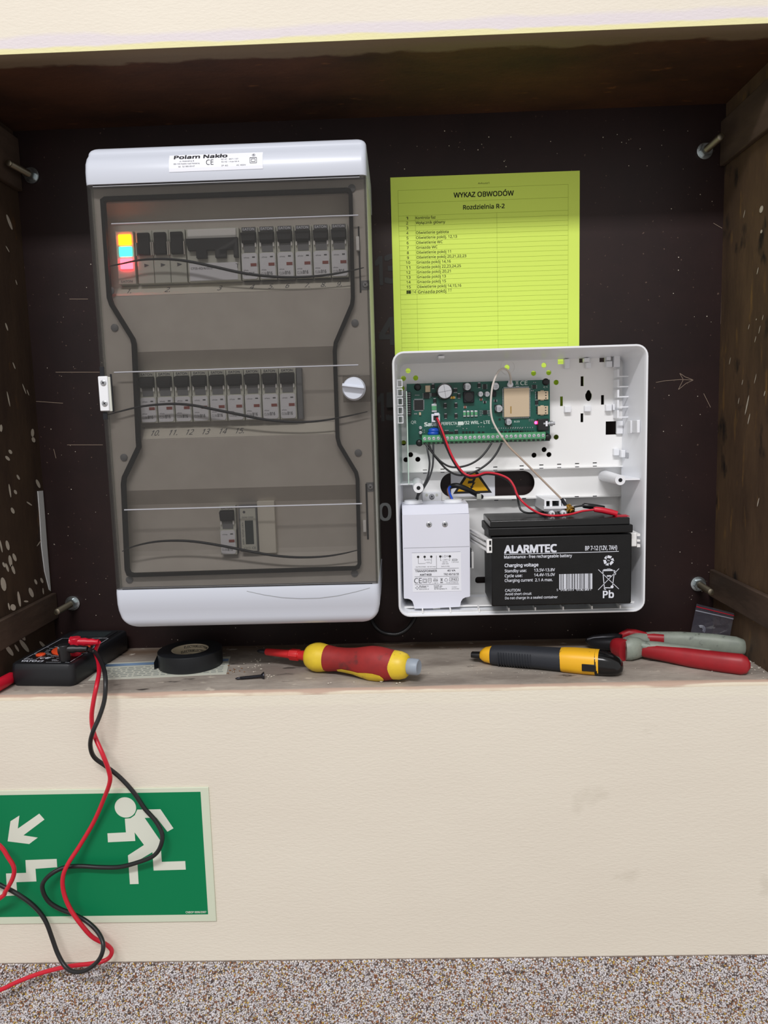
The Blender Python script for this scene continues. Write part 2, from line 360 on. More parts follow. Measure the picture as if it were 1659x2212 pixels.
M['film'] = film('clear_polythene', (0.88, 0.88, 0.92, 1), 0.06, dust=0.05, dustcol=(200, 200, 220), ior=1.9)
M['chip_white'] = mat('plaster_crumb', (206, 198, 184), 0.9)
M['chip_brown'] = mat('wood_crumb', (132, 92, 58), 0.9)
M['flake'] = mat('plaster_flake', (176, 176, 166), 0.9)

# ------------------------------------------------------------ the setting
def struct(o): o['kind'] = 'structure'; return o
NL, NR, SZ0, SZ1, CZ0, CZ1 = -0.4244, 0.3675, -0.2650, -0.2635, 0.335, 0.3400   # niche: side walls, sill back/front, soffit back/front
def sillz(Y): return SZ0 + (SZ1-SZ0)*Y/D
LIP = -0.2672
struct(MB().plate([rrect(-1.6, 1.6, -1.4, 1.7, .001, 1), [(NL-.012, LIP), (NR+.012, LIP), (NR+.012, CZ1), (NL-.012, CZ1)]], D, D+0.012).build('wall_front', M['wall']))
struct(MB().box(NL-.02, NR+.02, 0, 0.018, SZ0-.02, CZ0+.02).build('wall_back', M['panel']))
WB = bpy.data.objects['wall_back']
def prof_x(prof, x0, x1):           # Y,Z profile swept along X
    return MB().loft([[(x0, y, z) for y, z in prof], [(x1, y, z) for y, z in prof]])
struct(prof_x([(0.0, CZ0), (-.138, CZ1-.0042), (-.149, CZ1-.0036), (-.1545, CZ1-.0022), (D+.0006, CZ1), (D+.0006, CZ1+.03), (0, CZ1+.03)], NL-.02, NR+.02).build('ceiling', M['soffit'], smooth=50))
struct(prof_x([(0.0, SZ0), (-.147, sillz(-.147)), (-.1545, SZ1-.0006), (-.1572, SZ1-.0018), (D-.0001, LIP-.0001), (D+.0004, LIP-.006), (D+.02, LIP-.02), (0, SZ0-.03)], NL-.02, NR+.02).build('trim_1', M['sill'], smooth=50))
wl = struct(MB().box(NL-.02, NL, D+.012, 0.0, SZ0-.01, CZ1+.02).build('wall_left', M['side_shaded']))
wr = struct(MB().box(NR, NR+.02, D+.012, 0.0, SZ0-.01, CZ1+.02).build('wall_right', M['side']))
def zat(u, v): return P(u, v, 0)[2]
for root, x, s, m, bands in ((wl, NL, 1, M['batten'], ((zat(112, 1280), zat(112, 1335)), (zat(25, 300), zat(38, 415)))), (wr, NR, -1, M['batten'], ((zat(1543, 1229), zat(1540, 1287)), (zat(1575, 262), zat(1568, 360))))):
    for z1, z0 in bands:
        MB().box(x, x+s*0.006, D+.014, -.0005, z0, z1).build('batten', m, root, bevel=0.0012)
struct(MB().box(-1.6, 1.6, -3.2, D, -1.42, -1.4).build('floor', M['floor']))
# sliver of white plaster in the gap beside the left end of the back board
st_l = [(82, 1061), (86, 1110), (90, 1180), (97, 1235), (107, 1274)]; st_r = [(93, 1060), (97, 1110), (102, 1180), (107, 1240), (110, 1277)]
b = MB(); rows_ = []
for (ul, v0), (ur, v1) in zip(st_l, st_r):
    a, c = PX(ul, v0, NL+.0008), PX(ur, v1, NL+.0008); a[1] = min(a[1], -.002); c[1] = min(c[1], -.0004); rows_.append((a, c))
for (a, c), (e, g) in zip(rows_, rows_[1:]): b.add([tuple(p) for p in (a, c, g, e)]+[(p[0]-.0008, p[1], p[2]) for p in (a, c, g, e)], [(0, 3, 2, 1), (0, 1, 5, 4), (1, 2, 6, 5), (2, 3, 7, 6), (3, 0, 4, 7)])
b.build('plaster_strip', M['plaster'], wl)
# plaster drops on the left side board (pixel centre, half sizes, tilt)
sp = MB()
for u, v, a, b, t in ((22, 976, 4, 5, .3), (16, 990, 5, 6, .5), (39, 1031, 3, 6, .4), (21, 1060, 2, 15, .15), (33, 1063, 3.5, 5, .3), (63, 1088, 6, 6, .8), (27, 1103, 4, 7, .3), (82, 1045, 4, 10, .35),
                      (16, 1178, 4, 11, .2), (31, 1204, 4, 9, .3), (22, 1212, 4, 13, .15), (28, 1230, 3.5, 11, .3), (8, 1220, 3, 6, .3), (15, 1226, 3, 10, .3), (7, 1262, 6, 15, .15), (41, 1294, 3, 17, .15), (67, 1280, 5, 11, .3),
                      (77, 1257, 3, 6, .3), (90, 1254, 3, 6, .3), (93, 1277, 1.5, 7, .1), (28, 1312, 6, 7, .1), (19, 1310, 2, 8, .2), (56, 1299, 5, 2, .1), (85, 1172, 2, 10, -.6), (2, 1180, 2, 14, .2),
                      (20, 480, 3.5, 18, .35), (16, 538, 1.5, 8, .5), (35, 610, 1.2, 6, .3), (14, 706, 2, 9, .3), (30, 790, 1.5, 8, .35), (52, 840, 1.5, 12, .35), (18, 862, 1.5, 17, .2), (60, 848, 1.2, 7, .35), (70, 935, 3.5, 9, 0), (72, 950, 4, 6, .2), (2, 925, 3, 8, 0)):
    x = NL if v < 1290 or v > 1345 else NL+.006
    if not (v < 1290): x = NL+.0061
    c = PX(u, v, x+.0002); n = 12
    sp.add([(x+.0004,) + tuple((c + (PX(u+1, v, x+.0002)-c)*(a*math.cos(2*math.pi*k/n)*math.cos(t)-b*math.sin(2*math.pi*k/n)*math.sin(t)*-1) + (PX(u, v+1, x+.0002)-c)*(a*math.cos(2*math.pi*k/n)*math.sin(t)*.3+b*math.sin(2*math.pi*k/n)*math.cos(t)))[1:]) for k in range(n)], [tuple(range(n))])
sp.build('plaster_splash', M['splash'], wl, kind='stuff')
sp = MB()
for u, v, a, b, t in ((25, 1362, 8, 15, .2), (46, 1372, 4, 12, .3), (8, 1384, 5, 14, .2), (52, 1395, 4, 14, .4), (20, 1405, 4, 12, .3), (36, 1400, 2, 8, .2), (92, 1393, 3, 8, .6)):
    x = NL; c = PX(u, v, x+.0002); n = 12
    sp.add([(x+.0004,) + tuple((c + (PX(u+1, v, x)-c)*(a*math.cos(2*math.pi*k/n)+b*.5*math.sin(2*math.pi*k/n)*t) + (PX(u, v+1, x)-c)*(b*math.sin(2*math.pi*k/n)))[1:]) for k in range(n)], [tuple(range(n))])
sp.build('plaster_splash', M['splash'], wl, kind='stuff')
sp = MB()
for u, v, a, b in ((1645, 452, 7, 8), (1645, 500, 4, 4), (1614, 875, 2.5, 22), (1618, 905, 2, 12), (1652, 850, 2, 6), (1637, 585, 1.5, 8), (1608, 462, 1.2, 9), (1618, 706, 1.2, 6), (1641, 712, 1.2, 9), (1632, 733, 1.2, 7), (1577, 780, 1.2, 8), (1632, 818, 1.2, 11), (1604, 826, 1.2, 6), (1596, 866, 1.2, 7), (1638, 1085, 2, 10), (1634, 690, 1.5, 2), (1648, 686, 1.2, 6)):
    c = PX(u, v, NR-.0002); n = 8; t = -0.35
    sp.add([(NR-.0004,) + tuple((c + (PX(u+1, v, NR)-c)*(a*math.cos(2*math.pi*k/n)-b*math.sin(2*math.pi*k/n)*t) + (PX(u, v+1, NR)-c)*(b*math.sin(2*math.pi*k/n)))[1:]) for k in range(n)], [tuple(range(n))])
sp.build('paint_speck', M['splash'], wr, kind='stuff')
# figures stencilled on the back board, and its scratches
b = MB(); y = -.0004
b.ptext('1', 812, 614, 826, 614, 58, y, bold=.03); b.ptext('3', 833, 610, 866, 609, 58, y, bold=.03)
b.ptext('1', 790, 742, 802, 742, 58, y, bold=.03); b.ptext('4', 821, 744, 858, 743, 56, y, bold=.03)
b.ptext('1', 817, 908, 829, 908, 56, y, bold=.03); b.ptext('5', 836, 906, 868, 905, 56, y, bold=.03)
b.build('stencilled_number', M['blackpaint'], WB)
b = MB(); b.ptext('1', 768, 1124, 778, 1124, 38, y, bold=.02); b.ptext('0', 783, 1125, 819, 1124, 38, y, bold=.02); b.ptext('0', 820, 1124, 845, 1123, 36, y, bold=.02); b.build('written_number', M['greypaint'], WB)
b = MB()
def scr(pts, w=1.0):
    for (u0, v0), (u1, v1) in zip(pts, pts[1:]):
        a, c = P(u0, v0, y), P(u1, v1, y); b.line((a[0], a[2]), (c[0], c[2]), w*0.0005, y)
for q in ([(1417, 826), (1440, 822), (1470, 820), (1498, 821)], [(1468, 806), (1480, 814), (1498, 821)], [(1468, 806), (1476, 820), (1465, 842)], [(1465, 842), (1482, 828), (1498, 821)],
          [(120, 804), (215, 804)], [(78, 867), (136, 871)], [(145, 961), (222, 961)], [(150, 646), (190, 646)], [(1541, 482), (1560, 493)], [(1530, 1236), (1541, 1236)], [(116, 970), (121, 990)], [(1566, 402), (1557, 700)], [(1520, 850), (1535, 880)]): scr(q)
b.build('scratch', M['scratch'], WB, kind='stuff')
b = MB(); rnd = random.Random(5)
for k in range(90):
    u, v = rnd.choice(((rnd.uniform(90, 235), rnd.uniform(550, 1330)), (rnd.uniform(1405, 1545), rnd.uniform(420, 1330)), (rnd.uniform(850, 1500), rnd.uniform(280, 370)), (rnd.uniform(300, 1300), rnd.uniform(1355, 1385))))
    c = P(u, v, y); r = rnd.uniform(.0003, .0007); b.add([(c[0]+r*math.cos(a), y, c[2]+r*math.sin(a)) for a in (0, 1.2, 2.5, 3.6, 5)], [(4, 3, 2, 1, 0)])
b.build('paint_fleck', M['splash'], WB, kind='stuff')
# black bump stops / marks on the board left of the alarm case
MB().pbox(836, 858, 858, 880, -.004, 0).build('dark_patch', M['blackpaint'], WB)

# mosaic plaster dado
dz = -0.5545
dado = struct(MB().box(-1.6, 1.6, D-.0010, D, -1.4, dz-.0012).build('trim_2', M['dado']))
def granules(name, x0, x1, z0, z1, dia, parent):
    rng = np.random.default_rng(3)
    t = (1+5**.5)/2
    iv = np.array([(-1, t, 0), (1, t, 0), (-1, -t, 0), (1, -t, 0), (0, -1, t), (0, 1, t), (0, -1, -t), (0, 1, -t), (t, 0, -1), (t, 0, 1), (-t, 0, -1), (-t, 0, 1)])/math.sqrt(1+t*t)
    fi = np.array([(0, 11, 5), (0, 5, 1), (0, 1, 7), (0, 7, 10), (0, 10, 11), (1, 5, 9), (5, 11, 4), (11, 10, 2), (10, 7, 6), (7, 1, 8), (3, 9, 4), (3, 4, 2), (3, 2, 6), (3, 6, 8), (3, 8, 9), (4, 9, 5), (2, 4, 11), (6, 2, 10), (8, 6, 7), (9, 8, 1)])
    nx, nz = int((x1-x0)/(dia*.80)), int((z1-z0)/(dia*.72)); n = nx*nz
    gx, gz = np.meshgrid(np.arange(nx), np.arange(nz))
    c = np.stack([x0+(gx+.5*(gz % 2))*dia*.80, np.full(gx.shape, D-.0014), z0+gz*dia*.72], -1).reshape(-1, 3)
    c += rng.uniform(-1, 1, c.shape)*np.array([dia*.36, dia*.30, dia*.36])
    top = c[:, 2] > z1-dia; c[top, 2] -= dia*.4*rng.random(top.sum())
    r = dia*.5*rng.uniform(.72, 1.28, (n, 1, 1)); sq = rng.uniform(.72, 1.2, (n, 1, 3))
    v = (c[:, None, :] + iv[None]*r*sq*rng.uniform(.88, 1.12, (n, 12, 1))).reshape(-1, 3)
    f = (fi[None]+12*np.arange(n)[:, None, None]).reshape(-1, 3)
    pal = np.array([lin(q) for q in ((224, 221, 224), (212, 208, 211), (198, 193, 195), (226, 219, 208), (138, 90, 64), (164, 110, 70), (200, 168, 84), (84, 72, 70), (112, 98, 94), (182, 144, 112))])
    k = rng.choice(len(pal), n, p=[.28, .22, .14, .08, .06, .04, .05, .04, .05, .04])
    col = np.repeat(pal[k], 12, 0).astype(np.float32)
    me = bpy.data.meshes.new(name); me.vertices.add(len(v)); me.vertices.foreach_set('co', v.astype(np.float32).ravel())
    me.loops.add(len(f)*3); me.loops.foreach_set('vertex_index', f.ravel().astype(np.int32))
    me.polygons.add(len(f)); me.polygons.foreach_set('loop_start', (np.arange(len(f))*3).astype(np.int32)); me.polygons.foreach_set('loop_total', np.full(len(f), 3, np.int32))
    me.polygons.foreach_set('use_smooth', np.ones(len(f), bool))
    a = me.attributes.new('stone', 'FLOAT_COLOR', 'POINT'); a.data.foreach_set('color', col.ravel()); me.update(calc_edges=True)
    m = mat('coloured_quartz', (200, 200, 200), 0.38, spec=0.5); t_ = m.node_tree; an = nd(t_, 'ShaderNodeAttribute', attribute_name='stone'); t_.links.new(an.outputs['Color'], t_.nodes['Principled BSDF'].inputs['Base Color'])
    me.materials.append(m); o = bpy.data.objects.new(name, me); COL.objects.link(o); o.parent = parent; o['kind'] = 'stuff'; return o
granules('mosaic_granules', -0.50, 0.43, -0.665, dz, 0.00200, dado)
# ------------------------------------------------------------ distribution board (left)
DY = -.137                          # front of its door
c4 = [P(u, v, DY) for u, v in ((188, 403), (792.5, 381), (250, 1269), (815, 1258))]
BX0, BX1 = (c4[0][0]+c4[2][0])/2, (c4[1][0]+c4[3][0])/2
zd1 = P(490, 389, DY)[2]; zd0 = P(530, 1268, DY)[2]          # door top / bottom
ztop = P(490, 315, -.116)[2]; zbot = P(530, 1343, -.112)[2]
BZ = lambda v, Y=DY, u=500: P(u, v, Y)[2]
bd = thing('distribution_board', ((BX0+BX1)/2, 0, zbot), 'tall white wall distribution board with a smoked see-through door', 'fuse box')
def cap_slice(z, yf, ins, r=.005):
    x0, x1 = BX0-.0008+ins, BX1+.0008-ins; out = [(x0, 0, z)]
    for k in range(5):
        a = math.radians(90*k/4); out.append((x0+r-r*math.cos(a), yf+r-r*math.sin(a), z))
    for k in range(5):
        a = math.radians(90*k/4); out.append((x1-r+r*math.sin(a), yf+r-r*math.cos(a), z))
    out.append((x1, 0, z)); return out
def cap(zs, root, name):
    return MB().loft([cap_slice(*q) for q in zs]).build(name, M['boxwhite'], root, smooth=55)
R = .0085
def crn(d): return R-math.sqrt(max(R*R-(R-d)**2, 0)) if d < R else 0      # corner rounding, d = distance from the cap's end
H = ztop-zd1
zs = [(zd1, DY-.0015, 0), (zd1+.003, DY-.0022, 0), (zd1+H*.3, DY-.0022, 0), (zd1+H*.5, DY-.0008, 0), (zd1+H*.66, DY+.003, 0)]
for k in range(10):
    d = .0085*(1-math.sin(math.radians(90*k/9))); zs.append((ztop-d, DY+.008+.012*(1-math.cos(math.radians(90*k/9))), crn(d)))
cap(zs, bd, 'top_cap')
R = .021; H = zd0-zbot
zs = [(zd0, DY-.0015, 0), (zd0-.003, DY-.0022, 0), (zd0-H*.35, DY-.0018, 0), (zd0-H*.52, DY+.0005, crn(H*.48))]
for k in range(1, 13):
    d = .0148*(1-math.sin(math.radians(90*k/12))); zs.append((zbot+d, DY+.002+.016*(1-math.cos(math.radians(90*k/12)))**1.3, crn(d)))
cap(zs[::-1], bd, 'bottom_cap')
# base box: open tray
b = MB(); t = .0025
b.box(BX0, BX1, -.004, -.0005, zd0, zd1); b.box(BX0, BX0+t, DY+.010, -.004, zd0, zd1); b.box(BX1-t, BX1, DY+.010, -.004, zd0, zd1)
b.build('base_box', M['base'], bd, bevel=.0008)
# gasket outline on the flange
gout = [(224, 436), (231, 431), (750, 412), (756, 414), (759, 420), (764, 645), (762, 660), (727, 742), (725, 760), (731, 945), (735, 960), (771, 1020), (774, 1035), (778, 1216), (775, 1224), (768, 1227), (290, 1242), (280, 1239), (276, 1228), (268, 1045), (270, 1030), (301, 965), (300, 950), (291, 745), (288, 733), (243, 660), (238, 645)]
FY = -.127
g2 = px2(gout, FY)
gc = np.mean(np.array(g2), 0)
def inset(lp, d):
    n = len(lp); A = sum(lp[i][0]*lp[(i+1) % n][1]-lp[(i+1) % n][0]*lp[i][1] for i in range(n)); sg = 1 if A > 0 else -1; out = []
    for i in range(n):
        p0, p1, p2 = np.array(lp[i-1]), np.array(lp[i]), np.array(lp[(i+1) % n])
        e1 = (p1-p0)/np.linalg.norm(p1-p0); e2 = (p2-p1)/np.linalg.norm(p2-p1)
        n1 = np.array([-e1[1], e1[0]])*sg; n2 = np.array([-e2[1], e2[0]])*sg; m = n1+n2; m /= np.linalg.norm(m); out.append(tuple(p1+m*d/max(m.dot(n1), .5)))
    return out
MB().plate([[(BX0+t, zd0+.0005), (BX1-t, zd0+.0005), (BX1-t, zd1-.0005), (BX0+t, zd1-.0005)], inset(g2, .0012)], FY, FY+.003).build('flange', M['cover'], bd)
MB().plate([inset(g2, -.0012), inset(g2, .0024)], FY-.006, FY-.0002).build('gasket', M['gasket'], bd, bevel=.0007)
# stepped inner cover, swept along X: raised panels and three device rows
RY, NY = -.1240, -.112
def zc(v, u=500): return P(u, v, NY)[2]
pr_ = [(RY, zc(404)), (RY, zc(438)), (NY-.001, zc(466)), (NY, zc(470)), (NY, zc(598)), (NY-.001, zc(612)), (RY, zc(637)), (RY, zc(757)), (NY-.001, zc(792)), (NY, zc(797)), (NY, zc(905)), (NY-.001, zc(917)), (RY, zc(945)), (RY, zc(1052)), (NY-.001, zc(1085)), (NY, zc(1092)), (NY, zc(1186)), (NY-.001, zc(1196)), (RY, zc(1226)), (RY, zc(1266))]
xa, xb = P(222, 700, RY)[0], P(785, 800, RY)[0]
xa = max(xa, BX0+.004); xb = min(xb, BX1-.004)
back = [(y+.0015, z) for y, z in reversed(pr_)]
MB().loft([[(xa, y, z) for y, z in pr_+back], [(xb, y, z) for y, z in pr_+back]]).build('inner_cover', M['cover'], bd)
def ycov(z):
    for (y0, z0), (y1, z1) in zip(pr_, pr_[1:]):
        if z1 <= z <= z0: return y0+(y1-y0)*(z0-z)/(z0-z1)
    return RY
for va, vb, rows in ((613, 636, ((1, 280, '1.'), (1, 362, '2.'), (1, 475, '3'), (1, 545, '4'), (1, 586, '5.'), (1, 622, '6'), (1, 664, '7.'), (1, 699, '8.'), (1, 733, '9.'))), (918, 943, ((1, 336, '10.'), (1, 375, '11.'), (1, 411, '12'), (1, 446, '13'), (1, 483, '14'), (1, 519, '15.')))):
    za, zb = zc(va), zc(vb); ya, yb = ycov(za)-.0004, ycov(zb)-.0004; x0, x1 = P(250, vb, yb)[0], P(770, vb, yb)[0]
    if va > 800: x0, x1 = P(308, vb, yb)[0], P(722, vb, yb)[0]
    st = MB().add([(x0, ya, za), (x1, ya, za), (x1, yb, zb), (x0, yb, zb)], [(0, 3, 2, 1)]).build('number_strip', M['strip'], bd)
    tb = MB(); zm = za*.28+zb*.72
    for _, u, s in rows:
        x = P(u, (va+vb)/2, (ya+yb)/2)[0]; q = MB(); q.text(s, x, 0, .0052, 0, al='c', shear=.35, w=None)
        tb.add([(a, ya+(yb-ya)*((za-(zm+c))/(za-zb))-.0003, zm+c) for a, _y, c in q.v], q.f)
    tb.build('lettering', M['ink2'], st, kind='stuff')
# dark cover screws on the flange
for u, v in ((760, 407), (248, 708), (767, 698), (268, 988), (774, 978), (766, 1238), (280, 1252), (240, 628)):
    c = P(u, v, FY); MB().lathe([(0, .0036), (-.0012, .0036), (-.0016, .0030)], (c[0], FY, c[2]), 'y', 14).build('cover_screw', M['grey'], bd, smooth=40)
# right-hand hinge slots with white latch pins and screws
for (ua, va, ub, vb), (wa, wb, wc, wd), (su, sv), (qa, qb, qc, qd) in (((775, 489, 778.5, 632), (769, 510, 776, 541), (789, 615), (780, 606, 798, 626)), ((791, 1045, 795, 1165), (784, 1124, 791, 1150), (800, 1052), (791, 1042, 808, 1062))):
    MB().pbox(ua, va, ub, vb, FY-.0006, FY).build('hinge_slot', M['dark'], bd)
    MB().pbox(qa, qb, qc, qd, FY-.0005, FY).build('screw_recess', M['grey'], bd)
    MB().pbox(wa, wb, wc, wd, FY-.005, FY).build('latch_pin', M['whitem'], bd, bevel=.0006)
    c = P(su, sv, FY-.0008); screw((c[0], FY-.0008, c[2]), .0026, .0012, M['steel'], M['dark'], bd, 'hinge_screw')
# smoked door with its mouldings
door = MB(); door.box(BX0+.0002, BX1-.0002, DY, DY+.0022, zd0+.0006, zd1-.0006)
door.box(BX0+.0002, BX0+.0022, DY+.0022, DY+.0095, zd0+.0006, zd1-.0006); door.box(BX1-.0022, BX1-.0002, DY+.0022, DY+.0095, zd0+.0006, zd1-.0006)
dr = door.build('door', M['smoke'], bd, label='smoked see-through door')
for (u0, v0), (u1, v1) in (((240, 480.5), (774, 468.5)), ((246, 803.5), (774, 790)), ((268, 1100.5), (782, 1090))):
    a, c = P(u0, v0, DY-.0004), P(u1, v1, DY-.0004); zz = (a[2]+c[2])/2
    MB().add([(a[0], DY, zz+.0008), (c[0], DY, zz+.0008), (c[0], DY-.0008, zz-.0001), (a[0], DY-.0008, zz-.0001), (a[0], DY, zz-.0006), (c[0], DY, zz-.0006)], [(0, 3, 2, 1), (3, 4, 5, 2), (0, 4, 3), (1, 2, 5)]).build('ridge_highlight', M['ridge'], dr)
waves = ([(236, 575), (262, 570), (300, 562), (340, 559.5), (380, 561), (420, 567), (470, 578), (520, 589), (570, 596), (620, 599), (670, 597.5), (720, 592), (757, 585), (786, 578)],
         [(233, 896), (262, 888), (300, 879), (340, 874), (380, 872.5), (420, 876), (470, 886), (520, 896), (570, 906), (620, 911), (660, 911.5), (700, 908), (750, 899), (794, 889)],
         [(264, 1191), (290, 1180), (330, 1171), (370, 1168), (410, 1169), (450, 1174), (500, 1183), (550, 1193), (600, 1201), (650, 1204), (700, 1202), (740, 1196), (774, 1188)])
for wv in waves:
    wp = smoothpath([P(u, v, DY+.0030) for u, v in wv], 4); MB().tube(wp, [.0004+.0010*abs(math.sin(math.pi*k/(len(wp)-1)))**.7 for k in range(len(wp))], 6).build('moulded_wave', M['dark'], dr, smooth=80)
# faint pencil curve on the bottom cap
b = MB(); yc_ = DY-.0024; pts = [P(u, v, yc_) for u, v in ((533, 1277), (570, 1285), (610, 1291), (650, 1293), (690, 1292), (730, 1287), (770, 1278), (799, 1270))]
for a, c in zip(pts, pts[1:]): b.line((a[0], a[2]), (c[0], c[2]), .0004, yc_)
b.build('pencil_line', M['greypaint'], bd)
zz = zd1-.0016
MB().box(BX0+.006, BX1-.006, DY-.0004, DY, zz-.0003, zz+.0003).build('ridge_highlight', M['ridge'], dr)  # thin pale line painting in the reflection along the door's top lip
# knob
k = P(765, 840, DY); kr = .0107
MB().pbox(741, 811, 800, 868, DY-.0012, DY).build('lock_plate', M['smoke'], dr, bevel=.0004)
kn = MB().lathe([(0, kr*1.06), (-.002, kr*1.06), (-.003, kr), (-.0085, kr*.98), (-.0095, kr*.93)], (k[0], DY-.0012, k[2]), 'y', 40).build('knob', M['boxwhite'], bd, smooth=35)
MB().add([(k[0]-kr*.98, DY-.0105, k[2]+.0012), (k[0]+kr*.97, DY-.0105, k[2]-.0018), (k[0]+kr*.97, DY-.0165, k[2]-.0005), (k[0]-kr*.98, DY-.0165, k[2]+.0025),
          (k[0]-kr*.98, DY-.0105, k[2]+.0052), (k[0]+kr*.97, DY-.0105, k[2]+.0022)], [(0, 1, 2, 3), (3, 2, 5, 4), (0, 3, 4), (1, 5, 2), (0, 4, 5, 1)]).build('grip_bar', M['boxwhite'], kn)
# left hinge bracket with two screws
br = MB().pbox(213.5, 812.5, 234, 888, DY-.0035, DY+.001).build('hinge_bracket', M['white'], bd, bevel=.0008)
MB().pbox(234, 814, 240, 888, DY-.002, DY+.001).build('bracket_edge', M['base'], br)
MB().pbox(240, 808, 244, 890, DY-.0004, DY).build('bracket_gap', M['dark'], br)
for u, v in ((223.3, 827), (226.3, 871.5)):
    c = P(u, v, DY-.0035); screw((c[0], DY-.0035, c[2]), .0029, .001, M['steel'], M['dark'], bd, 'bracket_screw')
MB().box(BX0-.0002, BX0+.004, DY-.0006, DY+.0005, P(240, 812, DY)[2], P(240, 812, DY)[2]+.009).build('hinge_corner', M['dark'], bd)
MB().box(BX0-.0002, BX0+.004, DY-.0006, DY+.0005, P(240, 890, DY)[2]-.007, P(240, 890, DY)[2]).build('hinge_corner', M['dark'], bd)
# solid dark strips painting in the shade where the door meets the caps
MB().box(BX0+.006, BX1-.006, DY+.0005, DY+.002, zd1-.0006, zd1+.0009).build('door_gap_shade', M['dark'], bd)
MB().box(BX0+.006, BX1-.006, DY+.0005, DY+.002, zd0-.0009, zd0+.0006).build('door_gap_shade', M['dark'], bd)
# rating label on the sloping part of the top cap
def capY(z):
    h = (z-zd1)/(ztop-zd1)
    prof = [(0, DY-.0015), (.09, DY-.0022), (.3, DY-.0022), (.5, DY-.0008), (.66, DY+.003), (1-.0085/(ztop-zd1), DY+.008)]
    for (a, y0), (c, y1) in zip(prof, prof[1:]):
        if a <= h <= c: return y0+(y1-y0)*(h-a)/(c-a)
    return DY+.008
lu = [(367, 343, 372), (570, 335, 366)]
la, lb = P(367, 373, DY), P(569, 367, DY); lz0 = (la[2]+lb[2])/2; lz1 = lz0+.0165
rows = [lz0+(lz1-lz0)*i/10 for i in range(11)]
b = MB()
for z0, z1 in zip(rows, rows[1:]): b.add([(la[0], capY(z0)-.0003, z0), (lb[0], capY(z0)-.0003, z0), (lb[0], capY(z1)-.0003, z1), (la[0], capY(z1)-.0003, z1)], [(0, 1, 2, 3)])
rl = b.build('rating_label', M['stick'], bd)
LW, LH = lb[0]-la[0], lz1-lz0
q = MB()
def lt(s, fx, fz, h, w=None, bold=0, al='l', shear=0): q.text(s, la[0]+LW*fx, lz0+LH*fz, h, 0, w=None if w is None else w*LW, bold=bold, al=al, shear=shear)
lt('Polam Nakło', .055, .74, .0036, .565, .035); lt('ul. Kościelna 8', .114, .55, .0013, .155); lt('89-100 Nakło nad Notecią', .052, .40, .0013, .275); lt('tel.  52 385 09 47', .10, .24, .0013, .175)
lt('CE', .398, .33, .0048, .078, .0); lt('NT-37   8971-137', .56, .58, .0012, .18); lt('50 HZ  i max 63 A', .56, .43, .0012, .19); lt('IP 40', .56, .21, .0013, .07); lt('AC 400V', .72, .21, .0013, .10)
lt('®', .885, .74, .0026, .035)
xx, zz = la[0]+LW*.865, lz0+LH*.34
for s_ in (0, .0013): 
    for a, c in (((s_, s_), (.0062-s_, s_)), ((.0062-s_, s_), (.0062-s_, .0052-s_)), ((.0062-s_, .0052-s_), (s_, .0052-s_)), ((s_, .0052-s_), (s_, s_))): q.line((xx+a[0], zz+a[1]), (xx+c[0], zz+c[1]), .0004, 0)
q.v = [(x, capY(z)-.0005+y, z) for x, y, z in q.v]
q.build('label_print', M['ink'], rl)

# ------------------------------------------------------------ devices on the rails (seen through the door)
BF = -.1215                         # face of the breakers
PITCHX = .0176
GRP = {1: 'circuit breakers in the top row', 2: 'circuit breakers in the middle row'}
def make_breaker(label, group, brand):
    """17.6 mm single-pole breaker; local origin at its top left on the cover plane"""
    t = thing('circuit_breaker', (0, 0, 0), label, 'circuit breaker', group)
    h = .0505; w = PITCHX-.0005
    body = MB().box(.0003, w, BF-NY+.002, -.0002, -h, 0); body.box(.0003, w, BF-NY, -.0002, -h, -.0245)
    body.build('body', M['base'], t, local=True, bevel=.0005)
    MB().box(.0020, w-.0018, BF-NY+.0005, BF-NY+.002, -.0042, -.0004).build('brand_plate', M['ink2'] if brand == 'dark' else M['base'], t, local=True)
    q = MB().text('EATON', w/2+.0002, -.0034, .0022, BF-NY+.0003, w=.0112, bold=.03, al='c'); q.build('brand_print', M['wink'] if brand == 'dark' else M['ink2'], t, local=True)
    tg = MB().loft([[(.0012, BF-NY+.002, -.0046), (w-.0012, BF-NY+.002, -.0046), (w-.0012, BF-NY-.0030, -.0060), (.0012, BF-NY-.0030, -.0060)],
                    [(.0012, BF-NY+.002, -.0165), (w-.0012, BF-NY+.002, -.0165), (w-.0020, BF-NY-.0035, -.0140), (.0020, BF-NY-.0035, -.0140)]])
    tg.build('toggle', M['dark'], t, local=True, bevel=.0005)
    MB().box(.0032, w-.0032, BF-NY+.0014, BF-NY+.002, -.0238, -.0166).build('toggle_window', M['grey'], t, local=True)
    for x in (.0016, w-.0028): MB().box(x, x+.0012, BF-NY-.0004, BF-NY+.002, -.0192, -.0148).build('hinge_ear', M['whitem'], t, local=True)
    fp = MB().plate([rrect(.0011, w-.0011, -.0496, -.0252, .0022, 3)], BF-NY-.0007, BF-NY).build('face_plate', M['stick'], t, local=True)
    MB().box(.0094, .0152, BF-NY-.0010, BF-NY-.0006, -.0376, -.0348).build('trip_indicator', mat_ind, t, local=True)
    q = MB(); y = BF-NY-.0009
    q.text('xPole', .0030, -.0300, .0013, y, w=.0052); q.line((.0112, -.0290), (.0140, -.0290), .0012, y)
    q.text('xPole', .0022, -.0420, .0013, y, w=.0048); q.text('CLS6', .0020, -.0462, .0024, y, w=.0052); q.text('B16', .0078, -.0462, .0030, y, w=.0050, bold=.02)
    for k in range(4): q.line((.0160, -.0340-.0012*k), (.0164, -.0340-.0012*k), .0006, y)
    q.build('face_print', M['ink2'], t, local=True); return t
mat_ind = mat('red_brown_indicator', (150, 74, 66), 0.5)
